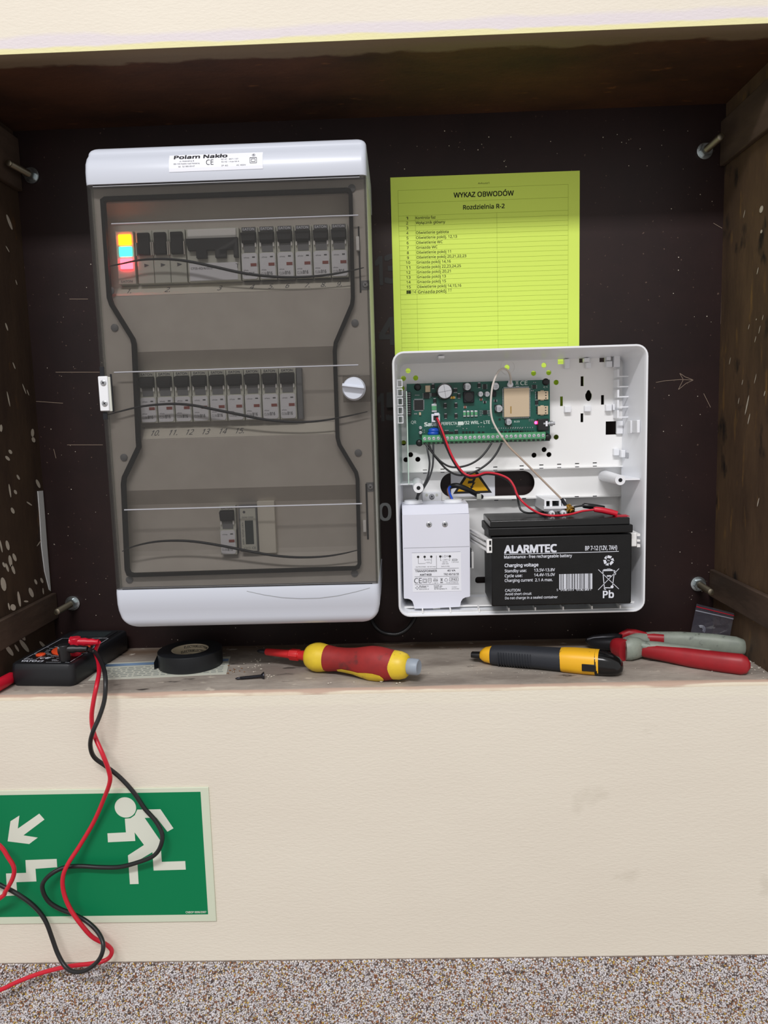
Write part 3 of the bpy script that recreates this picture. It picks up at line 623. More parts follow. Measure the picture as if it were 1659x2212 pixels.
r1 = P(519, 486.5, BF); z1 = P(636, 486, BF)[2]
ord_ = ('first', 'second', 'third', 'fourth', 'fifth', 'sixth', 'seventh', 'eighth', 'ninth')
br1 = make_breaker('top-row circuit breaker directly above handwritten number 4, right beside the residual current device', GRP[1], 'dark'); br1.location = (-.1507+.0002, NY, z1)
for k in range(1, 6):
    dup(br1, (-.1507+.0002+PITCHX*k, NY, z1), 'top-row circuit breaker above handwritten number %d, %s of six' % (4+k, ('', 'second from left', 'third from left', 'third from right', 'second from right', 'rightmost')[k]))
z2 = P(478, 799, BF)[2]
br2 = make_breaker('middle-row circuit breaker above handwritten number 10, leftmost of nine', GRP[2], 'light'); br2.location = (-.2598, NY, z2)
for k in range(1, 9):
    dup(br2, (-.2598+PITCHX*k, NY, z2), ('middle-row circuit breaker above handwritten number %d, %s of nine' % (10+k, ord_[k]+' from left')) if k < 6 else
        'grey circuit breaker %s in the middle row' % {6: 'just right of the one numbered 15', 7: 'second from the right end', 8: 'at the right end beside the dark end piece'}[k])
ep = MB().box(0, .0052, BF-NY+.0015, -.0002, -.051, 0); t = thing('end_piece', (-.2598+PITCHX*9+.0002, NY, z2), 'dark narrow end piece closing the middle breaker row', 'end cover'); ep.build('body', M['grey'], t, local=True, bevel=.0004)
z3 = P(494, 1092.5, BF)[2]; x3 = P(473.5, 1140, BF)[0]
br3 = dup(br2, (x3, NY, z3), 'single circuit breaker in the bottom row, left of the energy meter'); del br3['group']
# three-lamp phase indicator
x0 = P(252.5, 560, BF)[0]; pi_ = thing('phase_indicator', (x0, NY, z1), 'phase indicator module with glowing yellow, green and red lamps', 'indicator light')
MB().box(0, .0176, BF-NY, -.0002, -.0505, 0).build('body', M['base'], pi_, local=True, bevel=.0005)
def lamp(v0, v1, u0, u1, col, e, nm):
    m = mat('lamp_'+nm, col, .4, emit=e, ecol=col); a, c = P(u0, v0, BF), P(u1, v1, BF)
    MB().box(a[0]-x0, c[0]-x0, BF-NY-.002, BF-NY, c[2]-z1, a[2]-z1).build('lamp', m, pi_, local=True, bevel=.0008, label=nm+' glowing lamp')
lamp(507.5, 529.5, 256, 285, (255, 112, 0), 18, 'yellow'); lamp(533.5, 555, 257.5, 287, (56, 190, 170), 6, 'green'); lamp(559.5, 581, 260, 288.5, (255, 44, 56), 30, 'red')
MB().text('EATON', .0085, -.0490, .0022, BF-NY-.0004, w=.011, al='c').build('brand_print', M['ink2'], pi_, local=True)
# main switch, three poles
xs0, xs1 = P(294.5, 540, BF)[0], P(401.5, 540, BF)[0]; ms = thing('main_switch', (xs0, NY, z1), 'three-pole main switch with three dark toggles, next to the phase indicator', 'switch')
w3 = (xs1-xs0)/3
for k in range(3):
    MB().box(w3*k+.0002, w3*(k+1)-.0002, BF-NY, -.0002, -.0505, 0).build('pole_body', M['base'], ms, local=True, bevel=.0005)
    MB().box(w3*k+.0024, w3*(k+1)-.0018, BF-NY-.004, BF-NY, -.0240, -.0030).build('toggle', M['dark'], ms, local=True, bevel=.001)
    for x in (w3*k+.0004, w3*(k+1)-.0014): MB().box(x, x+.001, BF-NY-.003, BF-NY, -.0245, -.0120).build('toggle_guard', M['cover'], ms, local=True)
    x = w3*k+.0095; MB().add([(x-.0025, BF-NY-.0003, -.0315), (x-.0025, BF-NY-.0003, -.0350), (x+.0022, BF-NY-.0003, -.0332)], [(0, 1, 2)]).build('arrow_mark', M['ink2'], ms, local=True)
# residual current device
xr0, xr1 = P(403, 540, BF)[0], P(518, 540, BF)[0]; rc = thing('residual_current_device', (xr0, NY, z1), 'wide residual current device with one broad dark toggle above number 3', 'switch')
wr_ = xr1-xr0
MB().box(.0002, wr_-.0002, BF-NY, -.0002, -.0505, 0).build('body', M['base'], rc, local=True, bevel=.0005)
MB().box(.0018, wr_-.0025, BF-NY-.0022, BF-NY, -.0108, -.0012).build('cover_bar', M['whitem'], rc, local=True, bevel=.001)
MB().plate([[(.0005, -.0105), (wr_-.001, -.0105), (wr_-.001, -.0290), (.0470, -.0290), (.0470, -.0215), (.0395, -.0215), (.0395, -.0290), (.0290, -.0290), (.0290, -.0215), (.0205, -.0215), (.0205, -.0290), (.0105, -.0290), (.0105, -.0215), (.0028, -.0215)]], BF-NY-.005, BF-NY).build('toggle', M['dark'], rc, local=True, bevel=.0006)
MB().box(.0020, wr_-.0030, BF-NY-.0006, BF-NY, -.0495, -.0330).build('face_plate', M['stick'], rc, local=True)
q = MB(); q.text('CFI6-40/4/003', .0035, -.0390, .0022, BF-NY-.0008, w=.021); q.text('T', .0478, -.0385, .0040, BF-NY-.0008); q.build('face_print', M['ink2'], rc, local=True)
# energy meter and blank cover in the bottom row
xm0, xm1 = P(517, 1140, BF)[0], P(555.5, 1140, BF)[0]; em = thing('energy_meter', (xm0, NY, z3), 'narrow energy meter with grey display in the bottom row', 'meter'); wm = xm1-xm0
MB().box(0, wm, BF-NY, -.0002, -.0480, 0).build('body', M['grey'], em, local=True, bevel=.0006)
MB().box(.0016, wm-.0010, BF-NY-.0008, BF-NY, -.0470, -.0030).build('face_plate', M['base'], em, local=True)
MB().box(.0060, .0145, BF-NY-.0012, BF-NY-.0006, -.0400, -.0155).build('display', M['lcd'], em, local=True, bevel=.0003)
q = MB(); y = BF-NY-.0010; q.add([(a, y, c) for a, c in circ(.0058, -.0068, .0014, 10)], [tuple(range(10))]); q.text('DDM 15SD', .0035, -.0130, .0016, y, w=.0115); q.text('kWh  5(45)A 230V', .0046, -.0400, .0017, y, w=.023, rot=math.pi/2); q.text('CE', .0125, -.0450, .0022, y, w=.0035); q.text('○○', .0042, -.0448, .0018, y, w=.006)
q.build('face_print', M['ink2'], em, local=True)
xb0, xb1 = P(555.5, 1140, BF)[0], P(593.5, 1140, BF)[0]; bc = thing('blank_cover', (xb0, NY, P(575, 1083, BF)[2]), 'plain pale blanking cover right of the energy meter', 'cover')
MB().box(.0003, xb1-xb0, BF-NY+.003, -.0002, -.0540, 0).build('body', M['strip'], bc, local=True, bevel=.0005)

# ------------------------------------------------------------ yellow list of circuits
SY = -.0006
s0, s1 = P(843, 383, 0), P(1253, 370, 0)
sx0, sx1, sz1 = (s0[0]+P(853, 755, 0)[0])/2, (s1[0]+P(1250, 748, 0)[0])/2, (s0[2]+s1[2])/2
sh = thing('circuit_list', (sx0, 0, sz1-.297), 'bright lime yellow printed list of circuits stuck to the dark board', 'paper')
MB().box(sx0, sx1, SY, -.0001, sz1-.297, sz1).build('sheet', M['paper'], sh)
def Q(x, y): return P(840+x/3.95, 360+y/3.95, SY)
b = MB(); yl = SY-.0001; lw = .00022
xl = (Q(85, 195)[0]+Q(103, 1540)[0])/2; xrr = (Q(1538, 160)[0]+Q(1520, 1500)[0])/2; xc1 = (Q(232, 450)[0]+Q(243, 1540)[0])/2; xc2 = (Q(929, 400)[0]+Q(924, 1500)[0])/2
ztt, zt2, zt3, zlast = (Q(85, 195)[2]+Q(1538, 160)[2])/2, (Q(85, 305)[2]+Q(1536, 270)[2])/2, (Q(88, 415)[2]+Q(1536, 380)[2])/2, (Q(103, 1541)[2]+Q(1520, 1507)[2])/2
dzr = (zt3-zlast)/27; zend = zt3-dzr*38
for z in (ztt, zt2): b.line((xl, z), (xrr, z), lw, yl)
for k in range(39): b.line((xl, zt3-dzr*k), (xrr, zt3-dzr*k), lw, yl)
b.line((xl, ztt), (xl, zend), lw, yl); b.line((xrr, ztt), (xrr, zend), lw, yl); b.line((xc1, zt3), (xc1, zend), lw, yl); b.line((xc2, zt3), (xc2, zend), lw, yl)
b.build('ruled_line', M['inkg'], sh)
b = MB(); xm = (Q(810, 250)[0]+Q(810, 360)[0])/2
b.text('Arkusz1', xm, Q(810, 148)[2], .0018, yl, w=.0125, al='c')
b.text('WYKAZ OBWODÓW', xm, Q(810, 255)[2], .0052, yl, w=.0668, bold=.022, al='c'); b.text('Rozdzielnia R-2', xm, Q(810, 360)[2], .0046, yl, w=.0462, bold=.022, al='c')
rows = ['Kontrola faz', 'Wyłącznik główny', '', 'Oświetlenie gablota', 'Oświetlenie pokój. 12,13', 'Oświetlenie WC', 'Gniazda WC', 'Oświetlenie pokój 11', 'Oświetlenie pokój 20,21,22,23', 'Gniazda pokój 14,16', 'Gniazda pokój 22,23,24,25', 'Gniazda pokój 20,21', 'Gniazda pokój 13', 'Gniazda pokój 15', 'Oświetlenie pokój 14,15,16']
wid = [170, 253, 0, 280, 352, 228, 182, 297, 430, 295, 383, 293, 250, 250, 383]
xn = (Q(158, 430)[0]+Q(166, 1027)[0])/2
for k, (s_, w_) in enumerate(zip(rows, wid)):
    z = zt3-dzr*k-dzr*.72; b.text(str(k+1), xn, z,   .0029, yl, bold=.010, al='c', w=.0021 if k < 9 else .0047)
    if s_: b.text(s_, xc1+.0006, z, .0029, yl, w=w_/3.95/1.945*.001, bold=.010)
b.build('lettering', M['inkG'], sh, kind='stuff')
b = MB(); z = zt3-dzr*15-dzr*.80
b.text('14', xn+.0040, z, .0036, yl, w=.0042, shear=.15); b.text('Gniazda', xc1+.0012, z-.0002, .0034, yl, w=.0190, bold=.01); b.text('pokój', xc1+.0218, z, .0034, yl, w=.0115, bold=.01); b.text('11', xc1+.0355, z+.0008, .0032, yl, w=.0038, shear=.2)
b.text('16', xn-.0022, z, .0034, yl, w=.0046, bold=.03)
for k in range(6): b.line((xn-.0026+.0009*k, z-.0002), (xn-.0022+.0009*k, z+.0036), .0005, yl-.00005)
for k in range(3): b.line((xn-.0026, z+.0005+.0012*k), (xn+.0028, z+.0010+.0012*k), .0005, yl-.00005)
b.build('handwritten_text', M['inkG'], sh)

# ------------------------------------------------------------ four anchor bolts in the corners of the board
def bolt(X, Z, ln, label, yaw=0.0, pt=0.0):
    t = thing('anchor_bolt', (X, 0, Z), label, 'bolt', 'anchor bolts in the corners of the board', rot=(pt, 0, yaw))
    MB().lathe([(0, .0088), (-.0016, .0088), (-.0018, .0078)], (0, -.0002, 0), 'y', 24).build('washer', M['zinc'], t, local=True, smooth=35)
    n = MB(); hx = [(.0068*math.cos(math.radians(60*k+10)), .0068*math.sin(math.radians(60*k+10))) for k in range(6)]
    n.plate([hx], -.0082, -.0020); n.build('nut', M['zinc'], t, local=True, bevel=.0006)
    r = [(-.0082, .0036)]; y = -.0084
    while y > -ln: r += [(y, .0039), (y-.0006, .0035)]; y -= .0012
    r += [(-ln, .0036), (-ln-.0003, .0033)]
    MB().lathe(r, (0, 0, 0), 'y', 16).build('threaded_rod', M['rod'], t, local=True, smooth=60); return t
bolt(-.4067, .2866, .043, 'threaded anchor bolt with nut in the upper left corner of the board', yaw=-.10)
bolt(-.3999, -.2069, .042, 'threaded anchor bolt with nut at lower left, above the multimeter')
bolt(.3449, .2861, .042, 'threaded anchor bolt with nut in the dark upper right corner')
bolt(.3489, -.2014, .042, 'threaded anchor bolt with nut at lower right, above the plastic bag', yaw=-.05)
# black cord hanging below the board
t = thing('cable_loop', P(845, 1350, -.018), 'black cable loop hanging below the white boxes', 'cable')
MB().tube(smoothpath([P(u, v, y) for u, v, y in ((800, 1325, -.006), (806, 1345, -.014), (818, 1361, -.018), (836, 1369, -.018), (858, 1370, -.018), (878, 1360, -.016), (892, 1342, -.012), (900, 1325, -.006))], 5), .0026, 8).build('cord', M['blackwire'], t, smooth=60)
# ------------------------------------------------------------ alarm control panel case (right)
OH = -.082
OX0 = (P(845, 764, OH)[0]+P(863, 1337, OH)[0])/2; OX1 = (P(1401, 738, OH)[0]+P(1394, 1318, OH)[0])/2
OZ1 = (P(845, 764, OH)[2]+P(1401, 738, OH)[2])/2; OZ0 = (P(863, 1337, OH)[2]+P(1394, 1318, OH)[2])/2
en = thing('alarm_enclosure', ((OX0+OX1)/2, 0, OZ0), 'open white plastic case housing the circuit board, transformer and battery', 'case')
TB = -.0170
def ring(d, y, r): return [(x, y, z) for x, z in rrect(OX0+d, OX1-d, OZ0+d, OZ1-d, r)]
MB().loft([ring(.0060, TB, .010), ring(.0035, -.045, .011), ring(.0004, OH+.006, .012), ring(0, OH+.0055, .0125), ring(0, OH+.0006, .0125), ring(.0006, OH, .012),
           ring(.0019, OH, .0105), ring(.0024, OH+.0006, .010), ring(.0030, OH+.006, .010), ring(.0058, -.045, .009), ring(.0084, TB-.0026, .008)], cap=False).build('side_walls', M['white'], en, smooth=40)
def circp(u, v, r, y): c = P(u, v, y); return circ(c[0], c[2], r, 18)
def rectp(u0, v0, u1, v1, y): a, c = P(u0, v0, y), P(u1, v1, y); return [(a[0], a[2]), (c[0], a[2]), (c[0], c[2]), (a[0], c[2])]
ix0, ix1, iz0, iz1 = OX0+.0072, OX1-.0072, OZ0+.0080, OZ1-.0072
UY, CY_, BY = -.020, -.012, -.0060       # raised upper plate, cable channel, battery bay
zE1 = P(1120, 1014, UY)[2]; zE2 = P(1120, 1077, CY_)[2]
holes = [circp(u, v, .0029, UY) for u, v in ((881.6, 800.8), (871.5, 817.3), (897.9, 816.4), (868.5, 839), (872, 956.8), (886.9, 982.3), (876.9, 993.1), (902.6, 992.3), (1095.4, 793.3), (1175, 788.9), (1152.7, 806.3), (1185.5, 804.9), (1201.5, 826), (1201.5, 944.3), (1175.5, 971.3), (1153.7, 983.3), (1185.9, 982))]
holes += [rectp(*q, UY) for q in ((1205, 775.8, 1217.5, 786.4), (1251, 774.2, 1260.5, 783.5), (1295, 772.5, 1306, 782), (1254.4, 813, 1260.8, 834), (1210, 856.5, 1216, 877), (1298.5, 853.5, 1305, 874), (1254.2, 893, 1260.2, 912), (1308.5, 910.5, 1332.5, 938.5))]
kc = P(1271.5, 854.5, UY); holes.append([(kc[0]+.0052*.72*math.cos(a)*(1 if math.sin(a) < .3 else .8), kc[2]+.0062*math.sin(a)) for a in [2*math.pi*k/24 for k in range(24)]])
dash = [(918, 1015.5), (956, 1013.5), (1032, 1010.5), (1070, 1009), (1127, 1006.5), (1169.5, 1004.5), (1208, 1003), (1246.7, 1001.5), (1285, 1000)]
holes += [rectp(u-4.6, v-1.0, u+4.6, v+.9, UY) for u, v in dash]
MB().plate([[(ix0, zE1), (ix1, zE1), (ix1, iz1), (ix0, iz1)]]+holes, UY, UY+.0022).build('upper_plate', M['whitem'], en)
b = MB(); b.box(ix0-.0012, ix1+.0012, UY+.0022, CY_, zE1, zE1+.0022); b.box(ix0, P(1348, 1005, UY)[0], UY-.0035, UY, zE1, zE1+.0012); b.build('plate_step', M['whitem'], en)
b = MB()
for u, v in dash: b.pbox(u-4.2, v+6.2, u+4.2, v+7.6, UY-.0037, UY-.0034)
b.build('vent_slot', M['dark'], en, kind='stuff')
# oval cable opening in the channel
oz1, oz0 = P(1055, 1019, CY_)[2], P(1055, 1072, CY_)[2]; ox0, ox1 = P(951, 1045, CY_)[0], P(1155, 1043, CY_)[0]
MB().plate([[(ix0-.0012, zE2), (ix1+.0012, zE2), (ix1+.0012, zE1+.002), (ix0-.0012, zE1+.002)], rrect(ox0, ox1, oz0, oz1, (oz1-oz0)/2-.0002, 10)], CY_, CY_+.0022).build('channel_plate', M['whitem'], en)
b = MB(); b.box(ix0-.0012, ix1+.0012, CY_+.0022, BY, zE2, zE2+.002); b.box(P(1000, 1080, CY_)[0], P(1350, 1073, CY_)[0], CY_-.005, CY_, zE2, zE2+.0012); b.build('plate_step', M['whitem'], en)
b = MB()
for u, v in ((1110, 1079.5), (1072, 1081), (1132, 1077), (1246, 1073), (1285, 1072)): b.pbox(u-4.4, v-1.2, u+4.4, v+.6, CY_-.0052, CY_-.0049)
b.build('vent_slot', M['dark'], en, kind='stuff')
MB().plate([[(ix0-.0012, OZ0+.006), (ix1+.0012, OZ0+.006), (ix1+.0012, zE2+.002), (ix0-.0012, zE2+.002)], rrect(P(1026.5, 1253, BY)[0], P(1056, 1253, BY)[0], P(1040, 1260, BY)[2], P(1040, 1246, BY)[2], .0032, 5)], BY, BY+.0022).build('bay_plate', M['whitem'], en)
for x in (ix0+.01, ix1-.02):
    for z in (OZ0+.02, zE2-.03): MB().box(x, x+.01, BY+.0022, -.0002, z, z+.01).build('mounting_foot', M['whitem'], en)
b = MB(); b.box(ix0-.0012, ix0-.0006, -.0172, BY, OZ0+.006, zE1); b.box(ix1+.0006, ix1+.0012, -.0172, BY, OZ0+.006, zE1); b.box(ix0-.0012, ix1+.0012, -.0172, BY, OZ0+.006, OZ0+.0066); b.build('bay_side', M['whitem'], en)
# recessed round around the antenna hole, soft moulded pads in the corners of the upper plate
c = P(1098, 793, UY); MB().plate([circ(c[0], c[2], .0085, 28), circ(c[0], c[2], .0070, 28)], UY-.0006, UY).build('hole_collar', M['whitem'], en)
MB().plate([px2([(884, 786), (850, 816), (851, 850), (880, 852), (930, 830)], UY), circp(881.6, 800.8, .0030, UY), circp(871.5, 817.3, .0030, UY), circp(897.9, 816.4, .0030, UY), circp(868.5, 839, .0030, UY)], UY-.0005, UY).build('corner_pad', M['whitem'], en)
# battery-support rib ledge along the bottom
b = MB(); zl1, zl0 = P(1000, 1303, -.05)[2], OZ0+.003
lz = OZ0+.0075
b.box(OX0+.005, OX1-.005, -.0655, BY, lz-.0016, lz); b.box(OX0+.004, OX1-.004, OH+.004, -.0655, OZ0+.0022, OZ0+.0034)
for u in (913, 973, 1035, 1099, 1156, 1216, 1278, 1339): x = P(u, 1322, OH+.004)[0]; b.box(x-.0007, x+.0007, OH+.0022, -.0656, OZ0+.0034, lz-.0003)
b.build('bottom_ledge', M['whitem'], en)
MB().pbox(935, 1306, 951, 1318, -.0660, -.0656).build('ledge_notch', M['base'], en)
# screw posts
for (u, v), (ub, vb) in (((904, 1054), (922, 1042)), ((1340, 1037), (1290, 1030))):
    a, c = P(u, v, -.077), P(ub, vb, CY_); po = MB(); po.cyl((a[0], CY_, a[2]), (a[0], -.077, a[2]), .0064, .0054, 20); o = po.build('screw_post', M['white'], en, smooth=40)
    MB().cyl((a[0], -.0772, a[2]), (a[0], -.0774, a[2]), .0021, .0021, 14).build('post_hole', M['dark'], o)
a = P(1340, 1037, -.077); MB().box(a[0]+.005, OX1-.004, -.072, CY_, a[2]-.0008, a[2]+.0008).build('post_web', M['white'], en)
a = P(904, 1054, -.077); MB().box(OX0+.004, a[0]-.004, -.050, CY_, a[2]+.0012, a[2]+.0028).build('post_web', M['white'], en)
# cable combs on the side walls
for k in range(5):
    v = 797+22*k; x1 = P(1366, v, -.036)[0]; z = P(1366, v, -.036)[2]
    MB().box(OX1-.0185, OX1-.0165, -.036, -.020, z-.0085, z).build('cable_comb', M['white'], en); MB().box(OX1-.0165, OX1-.0055, -.037, -.035, z-.0085, z-.0072).build('cable_comb', M['white'], en)
for k in range(5):
    v = 820+19.5*k; z = P(857, v, -.055)[2]; q = rrect(OX0+.0045, OX0+.0105, z-.0085, z, .0004, 1); i = rrect(OX0+.0055, OX0+.0096, z-.0074, z-.0012, .0003, 1)
    MB().plate([q, i], -.056, -.052).build('cable_comb', M['white'], en)
MB().plate([rectp(851, 788, 858, 802, -.06), rectp(852.5, 791, 855.5, 798, -.06)], -.060, -.056).build('cover_catch', M['white'], en)
MB().pbox(947, 768.5, 960, 774, -.070, -.040).build('cover_catch', M['white'], en)
# wall-bracket clips
for u0, v0, u1, v1, yf in ((1220, 775, 1231, 796, -.026), (1262, 773, 1274, 782, -.028), (1266, 783, 1277, 795, -.026), (1311, 770, 1320, 778, -.028), (1310, 780, 1323, 793, -.027), (1327, 766, 1340, 793, -.030),
                           (1220, 877, 1234, 891, -.025), (1263, 876, 1277, 889, -.025), (1309, 874, 1322, 888, -.026), (1324, 873, 1336, 886, -.026)):
    MB().pbox(u0, v0, u1, v1, yf, UY).build('bracket_clip', M['white'], en, bevel=.0006)
for q, y0, y1 in (((1332, 909, 1362, 937), -.024, UY), ((1362, 908, 1377, 936), -.052, -.040), ((1376, 907, 1391, 935), -.070, -.050), ((1326, 969, 1338, 984), -.026, UY), ((1342, 972, 1364, 988), -.032, -.024), ((1364, 978, 1375, 990), -.040, -.030)):
    b = MB().pbox(*q, y0, y1); b.v = [(min(x, OX1-.0033-(y+.076)*.094), y, z) for x, y, z in b.v]; b.build('tamper_bracket', M['white'], en, bevel=.0006)
# antenna socket holder above the battery
ah = MB(); ya = -.064; a0, a1 = P(1176, 1080, ya), P(1222, 1104, ya); hx0, hx1, hz1, hz0 = a0[0], a1[0], a0[2], a1[2]
ah.plate([[(hx0, hz0), (hx1, hz0), (hx1, hz1), (hx0, hz1)], [(hx0+.0020, hz0+.0036), (hx1-.0036, hz0+.0036), (hx1-.0040, hz1-.0012), (hx0+.0020, hz1-.0012)]], ya, BY)
ho = ah.build('antenna_holder', M['white'], en)
b = MB(); b.pbox(1188, 1082, 1193, 1096, ya-.003, ya); b.pbox(1208, 1081, 1212, 1096, ya-.003, ya); b.pbox(1175, 1094, 1224, 1099, ya-.005, ya); b.build('holder_fork', M['white'], ho)
for u, v in ((1193, 1109.5), (1218, 1108.5)):
    c = P(u, v, ya-.006); MB().lathe([(0.02, .0030), (0, .0030), (-.0012, .0024)], (c[0], ya-.006, c[2]), 'y', 18).build('holder_peg', M['white'], ho, smooth=40); MB().cyl((c[0], ya-.0073, c[2]), (c[0], ya-.0075, c[2]), .0012, .0012, 10).build('holder_peg_hole', M['grey'], ho)
# spring arms gripping the battery
for k, (dv, th) in enumerate(((0, 5), (12, 4), (22, 5))):
    q = [P(1010, 1143+dv*.8, -.022), P(1018, 1147+dv, -.045), P(1050, 1166+dv, -.090)]
    b = MB(); w = .0011
    b.loft([[(p[0], p[1], p[2]+w), (p[0]+.004, p[1]+.002, p[2]+w), (p[0]+.004, p[1]+.002, p[2]-w), (p[0], p[1], p[2]-w)] for p in q]); b.build('battery_arm', M['whitem'], en)
MB().plate([rectp(1051.5, 1165, 1063, 1194, -.0965), rectp(1056.5, 1168, 1061.5, 1178.5, -.0965), rectp(1056.5, 1181, 1061.5, 1191, -.0965)], -.0965, -.0885).build('arm_tip', M['whitem'], en)
MB().pbox(1362, 1151, 1376, 1181, -.088, -.060).build('arm_tip', M['whitem'], en, bevel=.001); MB().pbox(1376, 1153, 1383, 1158, -.086, -.060).build('arm_tip', M['whitem'], en); MB().pbox(1376, 1166, 1383, 1170, -.086, -.060).build('arm_tip', M['whitem'], en)
MB().pbox(1376, 1176, 1383, 1182, -.086, -.060).build('arm_tip', M['whitem'], en)

# ------------------------------------------------------------ warning sticker on the board, seen through the oval opening
WY = -.0008; xs0, xs1 = P(974, 1045, WY)[0], P(1069, 1045, WY)[0]; wz0, wz1 = P(1020, 1072, WY)[2]-.012, P(1020, 1018, WY)[2]+.012
ws = thing('warning_sticker', ((xs0+xs1)/2, 0, wz0), 'yellow high-voltage warning triangle sticker behind the oval opening', 'sticker')
MB().box(xs0, xs1, WY, -.0001, wz0, wz1).build('sheet', M['stick'], ws)
def X4(x, y): return (840+x/5.72, 960+y/5.72)
def loop4(pts, y): return px2([X4(*p) for p in pts], y)
MB().flat([loop4([(1030, 240), (1275, 597), (793, 612)], WY-.0001)], WY-.0001).build('triangle_border', M['ink'], ws)
MB().flat([loop4([(1030, 305), (1226, 570), (845, 583)], WY-.0002)], WY-.0002).build('triangle', M['yellow'], ws)
MB().flat([loop4([(1000, 408), (1082, 402), (1052, 470), (1072, 468), (1033, 520), (1050, 520), (1015, 556), (1003, 516), (1018, 517), (1034, 478), (974, 486), (982, 448), (1030, 446), (1040, 428), (990, 430)], WY-.0003)], WY-.0003).build('lightning_bolt', M['ink'], ws)

# ------------------------------------------------------------ circuit board
PY = -.030
def A2(x, y): return (840+x/5.72, 740+y/5.72)
def A3(x, y): return (1100+x/5.18, 730+y/5.18)
pc = thing('circuit_board', P(1033, 960, PY), 'green alarm circuit board with capacitors, radio module and screw terminals', 'circuit board')
q4 = [P(*p, PY) for p in ((876, 831.5), (1187, 818), (1188.5, 950), (884, 963.5))]
px0, px1, pz1, pz0 = (q4[0][0]+q4[3][0])/2, (q4[1][0]+q4[2][0])/2, (q4[0][2]+q4[1][2])/2, (q4[2][2]+q4[3][2])/2
MB().box(px0, px1, PY, PY+.0016, pz0, pz1).build('board', M['pcb'], pc)
for u, v in ((902, 836.2), (906, 956.8), (1179, 825), (1183, 944.3)):
    c = P(u, v, PY); MB().lathe([(0, .0040), (-.0010, .0038), (-.002, .0025)], (c[0], PY, c[2]), 'y', 16).build('board_screw', M['black'], pc, smooth=50); MB().cyl((c[0], PY+.0016, c[2]), (c[0], UY, c[2]), .003, .003, 10).build('board_standoff', M['white'], pc)
def cbox(conv, x0, y0, x1, y1, h, m, name, bev=.0003, base=PY): u0, v0 = conv(x0, y0); u1, v1 = conv(x1, y1); return MB().pbox(u0, v0, u1, v1, base-h, base).build(name, m, pc, bevel=bev)
def chip(conv, x0, y0, x1, y1, h, npin=4, side='tb'):
    u0, v0 = conv(x0, y0); u1, v1 = conv(x1, y1); b = MB()
    for k in range(npin):
        if 't' in side:
            u = u0+(u1-u0)*(k+.5)/npin; b.pbox(u-.5, v0-2.2, u+.5, v1+2.2, PY-.0006, PY)
        if 'l' in side:
            v = v0+(v1-v0)*(k+.5)/npin; b.pbox(u0-2.2, v-.4, u1+2.2, v+.4, PY-.0006, PY)
    o = MB().pbox(u0, v0, u1, v1, PY-h, PY).build('chip', M['black'], pc, bevel=.0002); b.build('pin', M['steel'], o, kind='stuff')
chip(A2, 315, 708, 425, 832, .0016, 12, 'tl')
for q in ((430, 622, 500, 690), (527, 622, 590, 665), (800, 572, 845, 610), (1165, 515, 1205, 575), (1165, 835, 1213, 885), (690, 1092, 740, 1130), (812, 1088, 855, 1130)): chip(A2, *q, .0015, 4, 'tb' if q[0] in (800, 690, 812) else 'l')
chip(A3, 262, 525, 300, 568, .0013, 3, 'l'); chip(A3, 290, 700, 325, 745, .0012, 3, 'tb')
cbox(A2, 450, 530, 512, 612, .003, M['beige'], 'relay'); cbox(A2, 372, 862, 398, 898, .002, M['beige'], 'crystal')
# electrolytic capacitors
def can(u, v, r, h, name='capacitor', sleeve=True, sq=True):
    c = P(u, v, PY-h); o = None
    if sleeve:
        o = MB().lathe([(0, r), (-h+.0012, r), (-h+.0003, r*.97), (-h, r*.86)], (c[0], PY, c[2]), 'y', 28).build(name, M['blackg'], pc, smooth=40)
        tp = MB().lathe([(-h, r*.84), (-h-.0002, r*.82)], (c[0], PY, c[2]), 'y', 28).build('capacitor_top', M['chrome'], o, smooth=40)
        b = MB(); y = PY-h-.0004
        for a in (.15, .15+math.pi/2): b.line((c[0]-r*.8*math.cos(a), c[2]-r*.8*math.sin(a)), (c[0]+r*.8*math.cos(a), c[2]+r*.8*math.sin(a)), .0003, y)
        b.build('vent_score', M['ink2'], o)
        s = MB(); s.add([(c[0]-r*1.01*math.sin(t), PY-.0015-(h-.004)*k, c[2]+r*1.01*math.cos(t)) for k in (0, 1) for t in np.linspace(.1, .75, 6)], [(i, i+1, i+7, i+6) for i in range(5)]); s.build('polarity_stripe', M['trafo'], o)
    else:
        o = MB().lathe([(0, r*.96), (-.0006, r), (-h+.0006, r), (-h, r*.93)], (c[0], PY, c[2]), 'y', 20).build(name, M['chrome'], pc, smooth=40)
        if sq: MB().box(c[0]-r*1.04, c[0]+r*1.04, PY-.0012, PY, c[2]-r*1.04, c[2]+r*1.04).build('capacitor_foot', M['black'], o)
        q = MB(); q.flat([[(c[0]+r*.9*math.cos(t), c[2]+r*.9*math.sin(t)) for t in np.linspace(2.2, 4.1, 8)]], PY-h-.0002)
        q.text('100', c[0]-r*.30, c[2]-.0002, r*.32, PY-h-.0002, w=r*.9); q.text('16V', c[0]-r*.30, c[2]-r*.55, r*.32, PY-h-.0002, w=r*.9); q.build('capacitor_print', M['ink2'], o)
can(961, 845.4, .0090, .020)
for x, y, r in ((970, 545, .0041), (1318, 540, .0041), (1360, 815, .0041), (1480, 980, .0036)): can(*A2(x, y), r, .0058, sleeve=False)
for x, y in ((1134, 636), (1214, 636)): can(*A2(x, y), .0030, .0052, sleeve=False, sq=False)
for x, y in ((390, 1052), (390, 1112)): can(*A2(x, y), .0019, .0052, sleeve=False, sq=False)
